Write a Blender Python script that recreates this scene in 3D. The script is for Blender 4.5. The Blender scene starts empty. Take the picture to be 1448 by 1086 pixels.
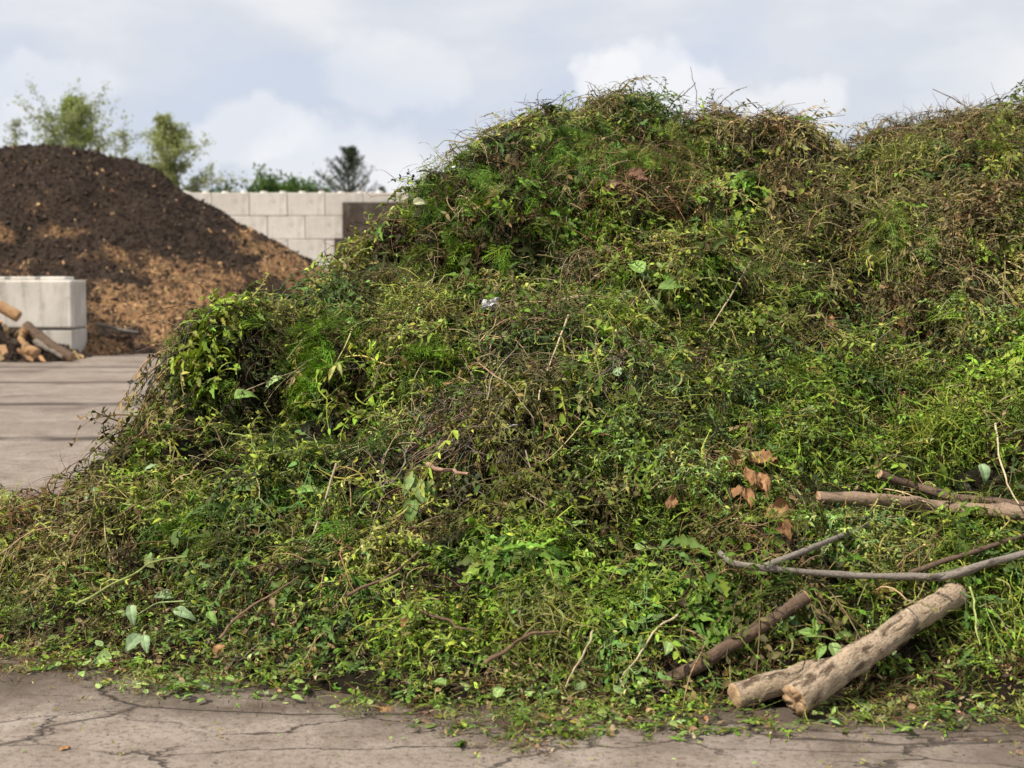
import bpy, math, random
import numpy as np
from mathutils import Vector, Matrix
rng = np.random.default_rng(7)
random.seed(7)
scene = bpy.context.scene
COL = scene.collection
PI = math.pi

# ------------------------------------------------------------------ camera geometry
F = 2011.0
TH = math.atan(143.0 / F)
CAM_H = 1.5

def P(px, py, Y):
    """world point that lies at depth Y in the direction of a photograph pixel"""
    a = (px - 724.0) / F
    b = (543.0 - py) / F
    dy = math.cos(TH) + b * math.sin(TH)
    dz = -math.sin(TH) + b * math.cos(TH)
    s = Y / dy
    return np.array([a * s, Y, CAM_H + dz * s])

def proj(p):
    x, y, z = p[..., 0], p[..., 1], p[..., 2] - CAM_H
    d = y * math.cos(TH) - z * math.sin(TH)
    u = y * math.sin(TH) + z * math.cos(TH)
    d = np.maximum(d, .05)
    return 724 + F * x / d, 543 - F * u / d

# ------------------------------------------------------------------ noise
def _hash(ix, iy, seed):
    h = (ix.astype(np.int64) * 374761393 + iy.astype(np.int64) * 668265263 + seed * 974634777) & 0xffffffff
    h = ((h ^ (h >> 13)) * 1274126177) & 0xffffffff
    return ((h ^ (h >> 16)) & 0xffff) / 65535.0

def vnoise(x, y, seed=0):
    ix, iy = np.floor(x), np.floor(y)
    fx, fy = x - ix, y - iy
    fx = fx * fx * fx * (fx * (fx * 6 - 15) + 10)
    fy = fy * fy * fy * (fy * (fy * 6 - 15) + 10)
    a = _hash(ix, iy, seed); b = _hash(ix + 1, iy, seed)
    c = _hash(ix, iy + 1, seed); d = _hash(ix + 1, iy + 1, seed)
    return (a + (b - a) * fx + (c - a) * fy + (a - b - c + d) * fx * fy) * 2 - 1

def fbm(x, y, seed=0, oct=4, gain=.5):
    s = 0; amp = 1; t = 0
    ca, sa = math.cos(.6), math.sin(.6)
    for o in range(oct):
        s = s + amp * vnoise(x, y, seed + o * 17)
        t += amp; amp *= gain
        x, y = (x * ca - y * sa) * 2.03 + 5.1, (x * sa + y * ca) * 2.03 - 3.7
    return s / t

# ------------------------------------------------------------------ thin plate height fields
class Field:
    def __init__(self, pts, x0, x1, y0, y1, res, smooth=.02):
        pts = np.array(pts, float)
        n = len(pts)
        d = np.linalg.norm(pts[:, None, :2] - pts[None, :, :2], axis=2)
        K = np.where(d > 0, d * d * np.log(d + 1e-12), 0) + np.eye(n) * smooth
        Q = np.c_[np.ones(n), pts[:, :2]]
        A = np.block([[K, Q], [Q.T, np.zeros((3, 3))]])
        w = np.linalg.solve(A, np.r_[pts[:, 2], 0, 0, 0])
        self.x0, self.y0, self.res = x0, y0, res
        self.xs = np.arange(x0, x1 + res, res); self.ys = np.arange(y0, y1 + res, res)
        X, Y = np.meshgrid(self.xs, self.ys)
        self.X, self.Y = X, Y
        Z = w[n] + w[n + 1] * X + w[n + 2] * Y
        for i in range(n):
            r2 = (X - pts[i, 0]) ** 2 + (Y - pts[i, 1]) ** 2
            Z = Z + w[i] * .5 * r2 * np.log(r2 + 1e-12)
        self.Z = Z
    def finish(self):
        self.gy, self.gx = np.gradient(self.Z, self.res)
    def _s(self, G, x, y):
        u = np.clip((np.asarray(x, float) - self.x0) / self.res, 0, len(self.xs) - 1.001)
        v = np.clip((np.asarray(y, float) - self.y0) / self.res, 0, len(self.ys) - 1.001)
        i = u.astype(int); j = v.astype(int); a = u - i; b = v - j
        return (G[j, i] * (1 - a) * (1 - b) + G[j, i + 1] * a * (1 - b) + G[j + 1, i] * (1 - a) * b + G[j + 1, i + 1] * a * b)
    def h(self, x, y): return self._s(self.Z, x, y)
    def normal(self, x, y):
        n = np.stack([-self._s(self.gx, x, y), -self._s(self.gy, x, y), np.ones(np.shape(x))], -1)
        return n / np.linalg.norm(n, axis=-1, keepdims=True)
    def hit(self, px, py, y0, y1):
        """depth at which the view ray through a pixel first meets this field or the ground"""
        Ys = np.arange(y0, y1, .01)
        p0 = P(px, py, 1.0); dirv = (p0 - np.array([0, 0, CAM_H]))
        pts = np.array([0, 0, CAM_H]) + dirv * Ys[:, None]
        hh = np.maximum(self.h(pts[:, 0], pts[:, 1]), 0)
        k = np.nonzero(pts[:, 2] <= hh)[0]
        return pts[k[0]] if len(k) else None

def C_(px, py, Y, dz=0):
    p = P(px, py, Y); return (p[0], p[1], p[2] + dz)

# ------------------------------------------------------------------ the green heap's shape
hp = []
sil = [(-10, 696, 7.0), (95, 678, 7.05), (150, 624, 7.2), (210, 588, 7.35), (216, 490, 7.55), (270, 472, 7.8), (330, 462, 8.0), (400, 456, 8.15),
       (465, 442, 8.3), (510, 394, 8.4), (538, 347, 8.5), (572, 304, 8.65), (612, 252, 8.85), (655, 222, 9.0), (705, 188, 9.15), (775, 154, 9.2),
       (870, 132, 9.3), (960, 138, 9.4), (1060, 160, 9.7), (1130, 184, 10.1), (1185, 212, 10.6), (1225, 200, 10.4), (1275, 152, 10.1),
       (1350, 150, 10.0), (1448, 152, 10.0), (1600, 150, 10.0), (1800, 190, 10.0), (2050, 330, 9.5)]
for px, py, Y in sil:
    hp.append(C_(px, py, Y, (-.30 if 1100 < px < 1255 else (-.29 if px < 1100 else -.22)) if px > 720 else (-.27 if px > 590 else (-.20 if 190 < px < 480 else -.06))))
toe = [(-330, 700, 6.6), (-200, 870, 5.95), (0, 925, 5.72), (100, 952, 5.50), (250, 965, 5.36), (420, 980, 5.2), (560, 1000, 5.03), (724, 1012, 4.93), (900, 1018, 4.89),
       (1060, 1018, 4.89), (1200, 1020, 4.87), (1448, 1025, 4.83), (1700, 1030, 4.8), (2000, 1000, 5.0), (2300, 930, 6.0)]
for px, py, Y in toe:
    p = P(px, py, Y); hp.append((p[0], p[1], .0))
    hp.append((p[0] * 1.02, p[1] - .7, -.28))
# the face between toe and crest
mids = [(90, 800, 6.3), (210, 700, 6.6), (300, 600, 7.0), (330, 820, 6.0), (430, 700, 6.5), (430, 540, 7.3),
        (560, 840, 5.75), (600, 640, 6.6), (600, 470, 7.5), (660, 330, 8.2), (724, 900, 5.35), (740, 740, 5.95), (760, 600, 6.7), (780, 440, 7.5), (800, 290, 8.3),
        (900, 880, 5.4), (930, 720, 5.95), (950, 560, 6.75), (960, 420, 7.5), (980, 270, 8.5), (1100, 860, 5.4), (1120, 700, 6.0), (1130, 540, 6.9), (1140, 400, 7.9), (1185, 290, 9.5), (1080, 240, 8.75),
        (1300, 880, 5.35), (1310, 730, 5.85), (1320, 580, 6.7), (1320, 430, 7.6), (1345, 270, 8.6), (1448, 880, 5.35), (1448, 600, 6.5), (1448, 400, 7.7), (1448, 260, 8.65),
        (1700, 700, 6.0), (1700, 400, 7.8), (225, 560, 7.25), (390, 470, 7.75)]
for px, py, Y in mids:
    hp.append(C_(px, py, Y))
# the far side falls away to the ground
for px, py, Y in sil:
    p = P(px, py, Y)
    if px < 300:
        hp += [(p[0] - .10, Y + .45, p[2] * .5), (p[0] - .22, Y + .95, p[2] * .1 - .06), (p[0] - .3, Y + 1.6, -.35)]; continue
    hp.append((p[0] * 1.06 - (.25 if px < 520 else 0), Y + .55, max(p[2] * .84 - .1, .05)))
    hp.append((p[0] * 1.10 - (.45 if px < 520 else 0), Y + 1.3 + p[2] * .55, p[2] * .34))
    hp.append((p[0] * 1.15 - (.6 if px < 520 else 0), Y + 2.0 + p[2] * 1.2, -.35))
hp += [(-4.6, 6.5, -.3), (-4.4, 7.6, -.3), (-3.9, 8.6, -.35), (-3.35, 9.5, -.35), (-3.2, 8.25, -.1), (-3.0, 7.7, .02), (-3.6, 7.3, .0)]
HEAP = Field(hp, -5.2, 8.2, 3.8, 15.5, .03, smooth=.004)
X, Y_ = HEAP.X, HEAP.Y
lift = np.clip((HEAP.Z + .05) / .5, 0, 1)
edge = np.clip((-1.9 - X) / .8, 0, 1)
HEAP.Z = HEAP.Z + lift * (.15 * fbm(X * 1.1, Y_ * 1.1, 3, 3) + .135 * fbm(X * 2.6, Y_ * 2.6, 11, 3)
                          + .10 * (np.abs(fbm(X * 4.3 + 3, Y_ * 4.3, 23, 2)) * 2 - .5) + .035 * fbm(X * 11, Y_ * 11, 31, 2))
# overhanging ledges where grabs of material were dropped
led = fbm(X * .8 + 9, HEAP.Z * 2.2 + Y_ * .3, 41, 2)
HEAP.Z = HEAP.Z + lift * .10 * np.tanh(led * 9)
HEAP.finish()
#ENDHEAP

# ------------------------------------------------------------------ object helpers
def mesh_obj(name, verts, tris, mat=None, parent=None, cols=None, smooth=True, quads=None):
    verts = np.asarray(verts, np.float32)
    me = bpy.data.meshes.new(name)
    if tris is not None and quads is None:
        tris = np.asarray(tris, np.int32)
        me.vertices.add(len(verts)); me.vertices.foreach_set('co', verts.ravel())
        me.loops.add(tris.size); me.loops.foreach_set('vertex_index', tris.ravel())
        me.polygons.add(len(tris))
        me.polygons.foreach_set('loop_start', np.arange(0, tris.size, 3, dtype=np.int32))
        me.polygons.foreach_set('loop_total', np.full(len(tris), 3, np.int32))
    else:
        me.from_pydata([tuple(v) for v in verts], [], ([tuple(t) for t in tris] if tris is not None else []) + [tuple(q) for q in quads])
    me.update()
    if smooth and len(me.polygons):
        me.polygons.foreach_set('use_smooth', np.ones(len(me.polygons), bool))
    if cols is not None:
        a = me.color_attributes.new('Col', 'FLOAT_COLOR', 'POINT')
        c = np.ones((len(verts), 4), np.float32); c[:, :3] = cols
        a.data.foreach_set('color', c.ravel())
    if mat is not None: me.materials.append(mat)
    o = bpy.data.objects.new(name, me); COL.objects.link(o)
    if parent is not None: o.parent = parent
    return o

def empty(name, loc=(0, 0, 0), rot=(0, 0, 0)):
    o = bpy.data.objects.new(name, None); o.empty_display_size = .2
    o.location = loc; o.rotation_euler = rot; COL.objects.link(o); return o

def tag(o, label=None, cat=None, group=None, kind=None):
    if label: o['label'] = label
    if cat: o['category'] = cat
    if group: o['group'] = group
    if kind: o['kind'] = kind
    return o

def unit(v):
    v = np.asarray(v, float); return v / (np.linalg.norm(v, axis=-1, keepdims=True) + 1e-12)

# ------------------------------------------------------------------ little mesh builders (vertices, triangles, colours)
class Part:
    def __init__(self): self.v = []; self.t = []; self.c = []; self.n = 0
    def add(self, v, t, c):
        v = np.asarray(v, float); c = np.asarray(c, float)
        if c.ndim == 1: c = np.tile(c, (len(v), 1))
        self.v.append(v); self.t.append(np.asarray(t, int) + self.n); self.c.append(c); self.n += len(v)
    def get(self): return np.concatenate(self.v), np.concatenate(self.t), np.concatenate(self.c)

def frames(pts):
    T = np.gradient(pts, axis=0); T = unit(T)
    ref = np.array([0, 0, 1.0]); ref = np.where(np.abs(T @ ref)[:, None] > .9, np.array([0, 1.0, 0]), ref)
    S = unit(np.cross(T, ref)); N = np.cross(S, T)
    return T, S, N

def ribbon(part, pts, w, col, twist=0.0, col2=None):
    pts = np.asarray(pts, float); n = len(pts)
    T, S, N = frames(pts)
    a = np.linspace(0, twist, n)[:, None]
    D = S * np.cos(a) + N * np.sin(a)
    w = np.asarray(w).reshape(-1, 1)
    v = np.empty((2 * n, 3)); v[0::2] = pts - D * w; v[1::2] = pts + D * w
    i = np.arange(n - 1) * 2
    t = np.concatenate([np.c_[i, i + 1, i + 3], np.c_[i, i + 3, i + 2]])
    c = np.tile(col, (2 * n, 1))
    if col2 is not None:
        k = np.repeat(np.linspace(0, 1, n), 2)[:, None]; c = np.asarray(col) * (1 - k) + np.asarray(col2) * k
    part.add(v, t, c)

def tube(part, pts, r, col, k=3, cap=False):
    pts = np.asarray(pts, float); n = len(pts)
    T, S, N = frames(pts)
    r = np.broadcast_to(np.asarray(r, float), (n,)).reshape(-1, 1, 1)
    a = np.arange(k) / k * 2 * PI
    ring = S[:, None, :] * np.cos(a)[None, :, None] + N[:, None, :] * np.sin(a)[None, :, None]
    v = (pts[:, None, :] + ring * r).reshape(-1, 3)
    i = np.arange(n - 1)[:, None] * k; j = np.arange(k)[None, :]; j2 = (j + 1) % k
    A = (i + j).ravel(); B = (i + j2).ravel(); Cc = (i + k + j2).ravel(); D = (i + k + j).ravel()
    t = np.concatenate([np.c_[A, B, Cc], np.c_[A, Cc, D]])
    col = np.asarray(col, float)
    if col.ndim == 2: col = np.repeat(col, k, 0)
    part.add(v, t, col)

def curve(n, L, d0, wob=.3, grav=0.0, r=None):
    """a wandering curve of length L"""
    r = r or rng
    d = unit(np.asarray(d0, float)); p = np.zeros(3); out = [p.copy()]
    bend = r.normal(0, 1, 3) * wob
    for i in range(n - 1):
        bend = bend * .7 + r.normal(0, 1, 3) * wob * .7
        d = unit(d + bend * .55 + np.array([0, 0, -grav]))
        p = p + d * L / (n - 1); out.append(p.copy())
    return np.array(out)

def leaf(part, base, d, up, L, W, col, curl=.3, fold=.3, rows=(.0, .3, .65, 1.0), shape=(.06, .9, .75, .0), lobes=None, colv=.15, side_curl=0):
    d = unit(d); s = unit(np.cross(d, up)); u = np.cross(s, d)
    n = len(rows); v = []; x = 0; z = 0; prev = 0
    for t, w in zip(rows, shape):
        dt = (t - prev) * L; ang = curl * t * 1.6; prev = t
        x += dt * math.cos(ang); z -= dt * math.sin(ang)
        c = np.asarray(base) + d * x + u * z
        hw = w * W * .5
        sc = math.sin(t * PI) * side_curl
        v += [c - s * hw + u * (fold * hw + sc * W), c, c + s * hw + u * (fold * hw - sc * W)]
    i = np.arange(n - 1) * 3
    t = np.concatenate([np.c_[i, i + 1, i + 4], np.c_[i, i + 4, i + 3], np.c_[i + 1, i + 2, i + 5], np.c_[i + 1, i + 5, i + 4]])
    c = np.tile(np.asarray(col, float), (3 * n, 1)); c *= 1 + rng.normal(0, colv) * np.ones((3 * n, 1)); c[1::3] *= 1.12
    part.add(np.array(v), t, np.clip(c, 0.005, .8))

# colours (linear albedo)
GRN = np.array([.120, .195, .019]); YGR = np.array([.250, .290, .044]); TEA = np.array([.088, .155, .032]); PAL = np.array([.270, .350, .150])
STR = np.array([.37, .30, .165]); OLV = np.array([.180, .160, .052]); BRN = np.array([.205, .128, .070]); DBR = np.array([.060, .042, .028])
RST = np.array([.290, .150, .062]); GRY = np.array([.260, .215, .165]); FRN = np.array([.125, .220, .016])

def jit(c, s=.18): return np.clip(c * (1 + rng.normal(0, s)) * (1 + rng.normal(0, s * .45, 3)), .006, .7)
def mix(a, b, t): return np.asarray(a) * (1 - t) + np.asarray(b) * t
def U(a, b): return rng.uniform(a, b)

def proto_sprig(kind):
    """a wilting weed stem with small leaves"""
    p = Part()
    L = U(.16, .30); n = 8
    pts = curve(n, L, (1, U(-.2, .2), U(.3, .8)), .36, U(.06, .2))
    lc, sc = {'green': (GRN, mix(GRN, YGR, .7)), 'yellow': (YGR, mix(YGR, STR, .4)), 'teal': (TEA, mix(TEA, PAL, .4)), 'olive': (OLV, mix(OLV, STR, .5)), 'brown': (mix(BRN, OLV, .35), BRN)}[kind]
    tube(p, pts, np.linspace(.0037, .0020, n), jit(sc))
    T, S, N = frames(pts)
    for i in range(1, n):
        for sgn in (-1, 1):
            if rng.random() < .22: continue
            a = U(-.9, .9)
            d = T[i] * U(.3, .8) + S[i] * sgn * math.cos(a) + N[i] * math.sin(a) * .7 + np.array([0, 0, U(-.5, .15)])
            l = U(.018, .046) * (1.15 - .4 * i / n)
            leaf(p, pts[i], d, N[i] + rng.normal(0, .35, 3), l, l * U(.38, .62), jit(mix(lc, YGR, max(0, rng.normal(0, .25))), .2), U(-.2, .9), U(.1, .6), side_curl=rng.normal(0, .15))
        if rng.random() < .35:
            b = curve(5, U(.05, .11), T[i] + S[i] * rng.choice([-1, 1]) + np.array([0, 0, .3]), .3, .15) + pts[i]
            tube(p, b, np.linspace(.0017, .001, 5), jit(sc))
            for q in (2, 3, 4):
                l = U(.013, .034)
                leaf(p, b[q], unit(b[q] - b[q - 1]) + rng.normal(0, .6, 3), (0, 0, 1), l, l * .5, jit(lc), U(-.2, .8), U(.1, .6))
    return p.get()

def proto_curl(kind):
    """limp leafy shoots whose narrow leaves have curled up"""
    p = Part(); L = U(.12, .24); n = 9
    pts = curve(n, L, (1, U(-.3, .3), U(.2, .7)), .5, U(.06, .2))
    lc, sc = {'green': (GRN, mix(GRN, YGR, .8)), 'fresh': (mix(GRN, YGR, .55), mix(YGR, PAL, .5)), 'olive': (mix(OLV, YGR, .3), mix(OLV, STR, .6)), 'grey': (mix(TEA, PAL, .35), mix(PAL, STR, .3))}[kind]
    tube(p, pts, np.linspace(.0030, .0016, n), jit(sc))
    T, S, Nn = frames(pts)
    for i in range(1, n):
        for q in range(rng.integers(2, 4)):
            a = U(0, 6.28); d = T[i] * U(.1, .8) + S[i] * math.cos(a) + Nn[i] * math.sin(a) + np.array([0, 0, U(-.4, .2)])
            l = U(.018, .042)
            leaf(p, pts[i], d, Nn[i] + rng.normal(0, .5, 3), l, l * U(.20, .40), jit(mix(lc, YGR, max(0, rng.normal(0, .3))), .22), U(.2, 2.0), U(.2, 1.0), side_curl=rng.normal(0, .2))
    return p.get()

def proto_feather(kind):
    """finely divided leaves lying in a soft tuft"""
    p = Part(); col = {'green': FRN, 'dull': mix(FRN, OLV, .55), 'dark': mix(FRN, TEA, .7)}[kind]
    for f in range(rng.integers(3, 5)):
        L = U(.10, .17); n = 16; a = U(-.7, .7)
        pts = curve(n, L, (math.cos(a), math.sin(a), U(.15, .6)), .10, U(.04, .1)) + rng.normal(0, .015, 3)
        cc = jit(col, .14)
        ribbon(p, pts, np.full(n, .0013), cc * 1.2)
        T, S, N = frames(pts)
        for i in range(2, n):
            env = .034 * math.sin(PI * (i + .8) / (n + 1)) + .006
            for sgn in (-1, 1):
                d = unit(T[i] * .7 + S[i] * sgn + N[i] * rng.normal(0, .8) + rng.normal(0, .25, 3))
                e = pts[i] + d * env
                m = (pts[i] + e) / 2 + N[i] * .003
                c1 = jit(cc, .12)
                ribbon(p, np.array([pts[i], m, e + rng.normal(0, .004, 3)]), [.0011, .0011, .0004], c1, U(0, 1.5))
                for q in (.4, .75):
                    b = pts[i] * (1 - q) + e * q
                    dd = unit(T[i] + d * .5 + N[i] * rng.normal(0, .6))
                    ribbon(p, np.array([b, b + dd * env * .42]), [.001, .0005], c1 * 1.1)
    return p.get()

def proto_strands(kind):
    """limp grass and bare stems"""
    p = Part()
    for s in range(rng.integers(7, 11)):
        base = rng.normal(0, .03, 3); a = rng.normal(0, .7)
        L = U(.10, .27); n = 11
        pts = curve(n, L, (math.cos(a), math.sin(a), U(0, .7)), U(.28, .70), U(.02, .14)) + base
        col = {'green': mix(GRN, YGR, U(0, 1)), 'yellow': mix(YGR, STR, U(0, .6)), 'olive': mix(OLV, STR, U(0, .55)), 'dark': mix(TEA, GRN, U(0, 1))}[kind]
        w = U(.0018, .0040)
        if rng.random() < .5:
            ribbon(p, pts, w * np.linspace(1, .35, n), jit(col), U(-3, 3))
        else:
            tube(p, pts, w * .7 * np.linspace(1, .5, n), jit(col * .95))
        if rng.random() < .5:
            for q in range(rng.integers(1, 5)):
                i = rng.integers(2, n); l = U(.01, .026)
                leaf(p, pts[i], rng.normal(0, 1, 3), (0, 0, 1), l, l * U(.3, .6), jit(col), U(-.3, 1), .4)
    return p.get()

def proto_roots(kind):
    """dry wiry roots and stalks"""
    p = Part()
    for s in range(rng.integers(5, 9)):
        base = rng.normal(0, .03, 3); a = rng.normal(0, .8)
        L = U(.12, .32); n = 9
        col = {'brown': mix(BRN, RST, U(0, .5)), 'grey': mix(GRY, BRN, U(0, .7)), 'straw': mix(STR, BRN, U(0, .5)), 'dark': mix(DBR, BRN, U(0, .7))}[kind]
        pts = curve(n, L, (math.cos(a), math.sin(a), U(-.1, .6)), U(.2, .45), U(0, .12)) + base
        r = U(.0012, .0034)
        tube(p, pts, r * np.linspace(1, .4, n), jit(col))
        for q in range(rng.integers(0, 4)):
            i = rng.integers(1, n - 1)
            b = curve(5, U(.03, .1), pts[i + 1] - pts[i] + rng.normal(0, .02, 3), .45, .05) + pts[i]
            tube(p, b, r * .5 * np.linspace(1, .4, 5), jit(col))
    return p.get()

def proto_lobed(kind):
    """toothed rosette leaves"""
    p = Part(); col = {'teal': TEA, 'green': mix(GRN, TEA, .35), 'fresh': mix(GRN, YGR, .3)}[kind]
    for s in range(rng.integers(3, 6)):
        a = rng.normal(0, .9); L = U(.07, .14); n = 17
        d = np.array([math.cos(a), math.sin(a), U(.15, .8)])
        sh = [.1]
        for i in range(1, n - 1):
            t = i / (n - 1)
            sh.append((1.0, .62, .42, .80)[i % 4] * (math.sin(PI * (t ** 1.2 * .82 + .10)) ** .9) * U(.8, 1.1))
        sh.append(0)
        leaf(p, rng.normal(0, .02, 3), d, (rng.normal(0, .3), rng.normal(0, .3), 1), L, L * U(.24, .36), jit(col, .18), U(.3, 1.5), U(.15, .9), rows=np.linspace(0, 1, n), shape=sh, side_curl=rng.normal(0, .12))
    return p.get()

OVR = (0, .1, .28, .5, .75, .92, 1.0); OVS = (.06, .42, .85, 1.0, .68, .28, 0)
def proto_broad(kind):
    """a soft broad leaf or two on a stalk"""
    p = Part(); col = {'pale': mix(PAL, GRN, .25), 'green': mix(GRN, PAL, .3), 'yellow': mix(YGR, PAL, .4)}[kind]
    for s in range(rng.integers(1, 4)):
        a = rng.normal(0, 1.0); d = np.array([math.cos(a), math.sin(a), U(0, .6)])
        st = curve(4, U(.02, .05), d, .1, .05)
        tube(p, st, .0016, jit(col))
        L = U(.045, .085)
        leaf(p, st[-1], d, (rng.normal(0, .4), rng.normal(0, .4), 1), L, L * U(.42, .68), jit(col, .14), U(.0, .9), U(.05, .5), rows=OVR, shape=OVS, side_curl=rng.normal(0, .12))
    return p.get()

def proto_dead(kind):
    """crumpled dead leaves"""
    p = Part(); col = {'rust': RST, 'brown': BRN, 'tan': mix(STR, RST, .35)}[kind]
    for s in range(rng.integers(1, 4)):
        a = U(0, 6.28); d = np.array([math.cos(a), math.sin(a), U(-.2, .5)]); L = U(.03, .07)
        leaf(p, rng.normal(0, .02, 3), d, (rng.normal(0, .6), rng.normal(0, .6), 1), L, L * U(.4, .8), jit(col), U(-1, 1.5), U(.2, 1.1), rows=OVR, shape=np.array(OVS) * rng.uniform(.7, 1.1, 7), side_curl=rng.normal(0, .3))
    return p.get()

def proto_bits(kind):
    """chopped leaf scraps lying flat on the ground"""
    p = Part()
    for s in range(rng.integers(3, 7)):
        a = U(0, 6.28); d = np.array([math.cos(a), math.sin(a), U(-.1, .35)]); L = U(.014, .04)
        col = [GRN, YGR, mix(GRN, PAL, .4), STR, BRN, DBR, OLV][rng.integers(0, 7)]
        b = np.array([rng.normal(0, .04), rng.normal(0, .04), U(.002, .012)])
        if rng.random() < .75:
            leaf(p, b, d, (rng.normal(0, .4), rng.normal(0, .4), 1), L, L * U(.25, .6), jit(col), U(-.5, .9), U(0, .6), side_curl=rng.normal(0, .2))
        else:
            tube(p, curve(6, L * 3, d * np.array([1, 1, .2]), .3, .01) + b, U(.0007, .0016), jit(col))
    return p.get()

def chip_protos(n):
    out = []
    for k in range(n):
        p = Part(); a, b, c = U(.6, 1.4), U(.25, .5), U(.10, .28)
        v = np.array([[sx * a, sy * b, sz * c] for sx in (-.5, .5) for sy in (-.5, .5) for sz in (-.5, .5)]) * (1 + rng.normal(0, .2, (8, 3)))
        f = [(0, 1, 3), (0, 3, 2), (4, 6, 7), (4, 7, 5), (0, 4, 5), (0, 5, 1), (2, 3, 7), (2, 7, 6), (0, 2, 6), (0, 6, 4), (1, 5, 7), (1, 7, 3)]
        p.add(v, f, (1, 1, 1)); out.append(p.get())
    return out
def realise(name, protos, pid, pos, Rm, scale, tint, mat, parent=None, field=None, floor=None, sag=0.0):
    """write many transformed copies of the prototypes into one mesh"""
    Vs, Ts, Cs = [], [], []; off = 0
    for k, (v, t, c) in enumerate(protos):
        m = np.nonzero(pid == k)[0]
        if not len(m): continue
        w = np.einsum('nij,vj->nvi', Rm[m], v) * scale[m][:, None, None] + pos[m][:, None, :]
        if sag:
            rr = np.linalg.norm(v, axis=1) ; w[..., 2] -= sag * np.minimum(rr, .3)[None] ** 2 * scale[m][:, None] ** 2
        if field is not None:
            h = field.h(w[..., 0], w[..., 1])
            if floor is not None: h = np.maximum(h, floor)
            dlt = h - w[..., 2] + .004
            w[..., 2] += np.where(dlt > 0, dlt * .92, 0)
        cc = np.clip(c[None] * tint[m][:, None, :], .003, .8)
        Vs.append(w.reshape(-1, 3).astype(np.float32)); Cs.append(cc.reshape(-1, 3).astype(np.float32))
        Ts.append((t[None] + (np.arange(len(m)) * len(v))[:, None, None]).reshape(-1, 3) + off)
        off += len(m) * len(v)
    o = mesh_obj(name, np.concatenate(Vs), np.concatenate(Ts), mat, parent, np.concatenate(Cs), smooth=True)
    return o

def basis(xd, zd):
    xd = unit(xd); y = unit(np.cross(zd, xd)); z = np.cross(xd, y)
    return np.stack([xd, y, z], -1)

# ------------------------------------------------------------------ materials
def new_mat(name):
    m = bpy.data.materials.new(name); m.use_nodes = True
    nt = m.node_tree; b = nt.nodes['Principled BSDF']; return m, nt, b

def N(nt, t, **kw):
    n = nt.nodes.new(t)
    for k, v in kw.items():
        if k.startswith('i_'):
            key = k[2:].replace('_', ' ')
            n.inputs[int(key) if key.isdigit() else key].default_value = v
        else: setattr(n, k, v)
    return n

def ramp(nt, src, stops):
    r = nt.nodes.new('ShaderNodeValToRGB'); e = r.color_ramp.elements
    while len(e) < len(stops): e.new(.5)
    for el, (p, c) in zip(e, stops):
        el.position = p; el.color = (*c, 1) if hasattr(c, '__len__') else (c, c, c, 1)
    if src is not None: nt.links.new(src, r.inputs[0])
    return r.outputs[0]

def mixc(nt, f, a, b, mode='MIX'):
    m = nt.nodes.new('ShaderNodeMix'); m.data_type = 'RGBA'; m.blend_type = mode
    for s, i in ((f, 0), (a, 6), (b, 7)):
        if isinstance(s, (int, float)): m.inputs[i].default_value = s
        elif isinstance(s, (tuple, list)): m.inputs[i].default_value = (*s, 1) if len(s) == 3 else s
        else: nt.links.new(s, m.inputs[i])
    return m.outputs[2]

def math_(nt, op, a, b=None, clamp=False):
    m = nt.nodes.new('ShaderNodeMath'); m.operation = op; m.use_clamp = clamp
    for s, i in ((a, 0), (b, 1)):
        if s is None: continue
        if isinstance(s, (int, float)): m.inputs[i].default_value = s
        else: nt.links.new(s, m.inputs[i])
    return m.outputs[0]

def obj_coord(nt, scale=(1, 1, 1), kind='Object'):
    tc = nt.nodes.new('ShaderNodeTexCoord'); mp = nt.nodes.new('ShaderNodeMapping'); mp.inputs['Scale'].default_value = scale
    nt.links.new(tc.outputs[kind], mp.inputs[0]); return mp.outputs[0]

def noise(nt, vec, scale, detail=4, rough=.55, dist=0):
    n = N(nt, 'ShaderNodeTexNoise', i_Scale=scale, i_Detail=detail, i_Roughness=rough, i_Distortion=dist)
    nt.links.new(vec, n.inputs['Vector']); return n.outputs['Fac']

def bump(nt, b, height, strength, dist):
    n = N(nt, 'ShaderNodeBump', i_Strength=strength, i_Distance=dist)
    nt.links.new(height, n.inputs['Height']); nt.links.new(n.outputs[0], b.inputs['Normal'])

def leaf_mat(name, trans=.3, rough=.5, spec=.35, vary=False):
    m, nt, b = new_mat(name)
    at = N(nt, 'ShaderNodeAttribute', attribute_name='Col')
    col = at.outputs['Color']
    vec = obj_coord(nt)
    n1 = noise(nt, vec, 55, 3)
    col = mixc(nt, 1.0, col, ramp(nt, n1, [(.25, .72), (.7, 1.2)]), 'MULTIPLY')
    b.inputs['Roughness'].default_value = rough; b.inputs['Specular IOR Level'].default_value = spec
    nt.links.new(col, b.inputs['Base Color'])
    if trans:
        tr = N(nt, 'ShaderNodeBsdfTranslucent')
        tc = mixc(nt, 1.0, col, (1.25, 1.25, .55), 'MULTIPLY'); nt.links.new(tc, tr.inputs[0])
        mx = N(nt, 'ShaderNodeMixShader', i_0=trans)
        nt.links.new(b.outputs[0], mx.inputs[1]); nt.links.new(tr.outputs[0], mx.inputs[2])
        nt.links.new(mx.outputs[0], nt.nodes['Material Output'].inputs[0])
    return m
M_LEAF = leaf_mat('wilted_greens', .20, .55, .17)
M_DRY = leaf_mat('dry_stalks', 0, .85, .08)

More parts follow.
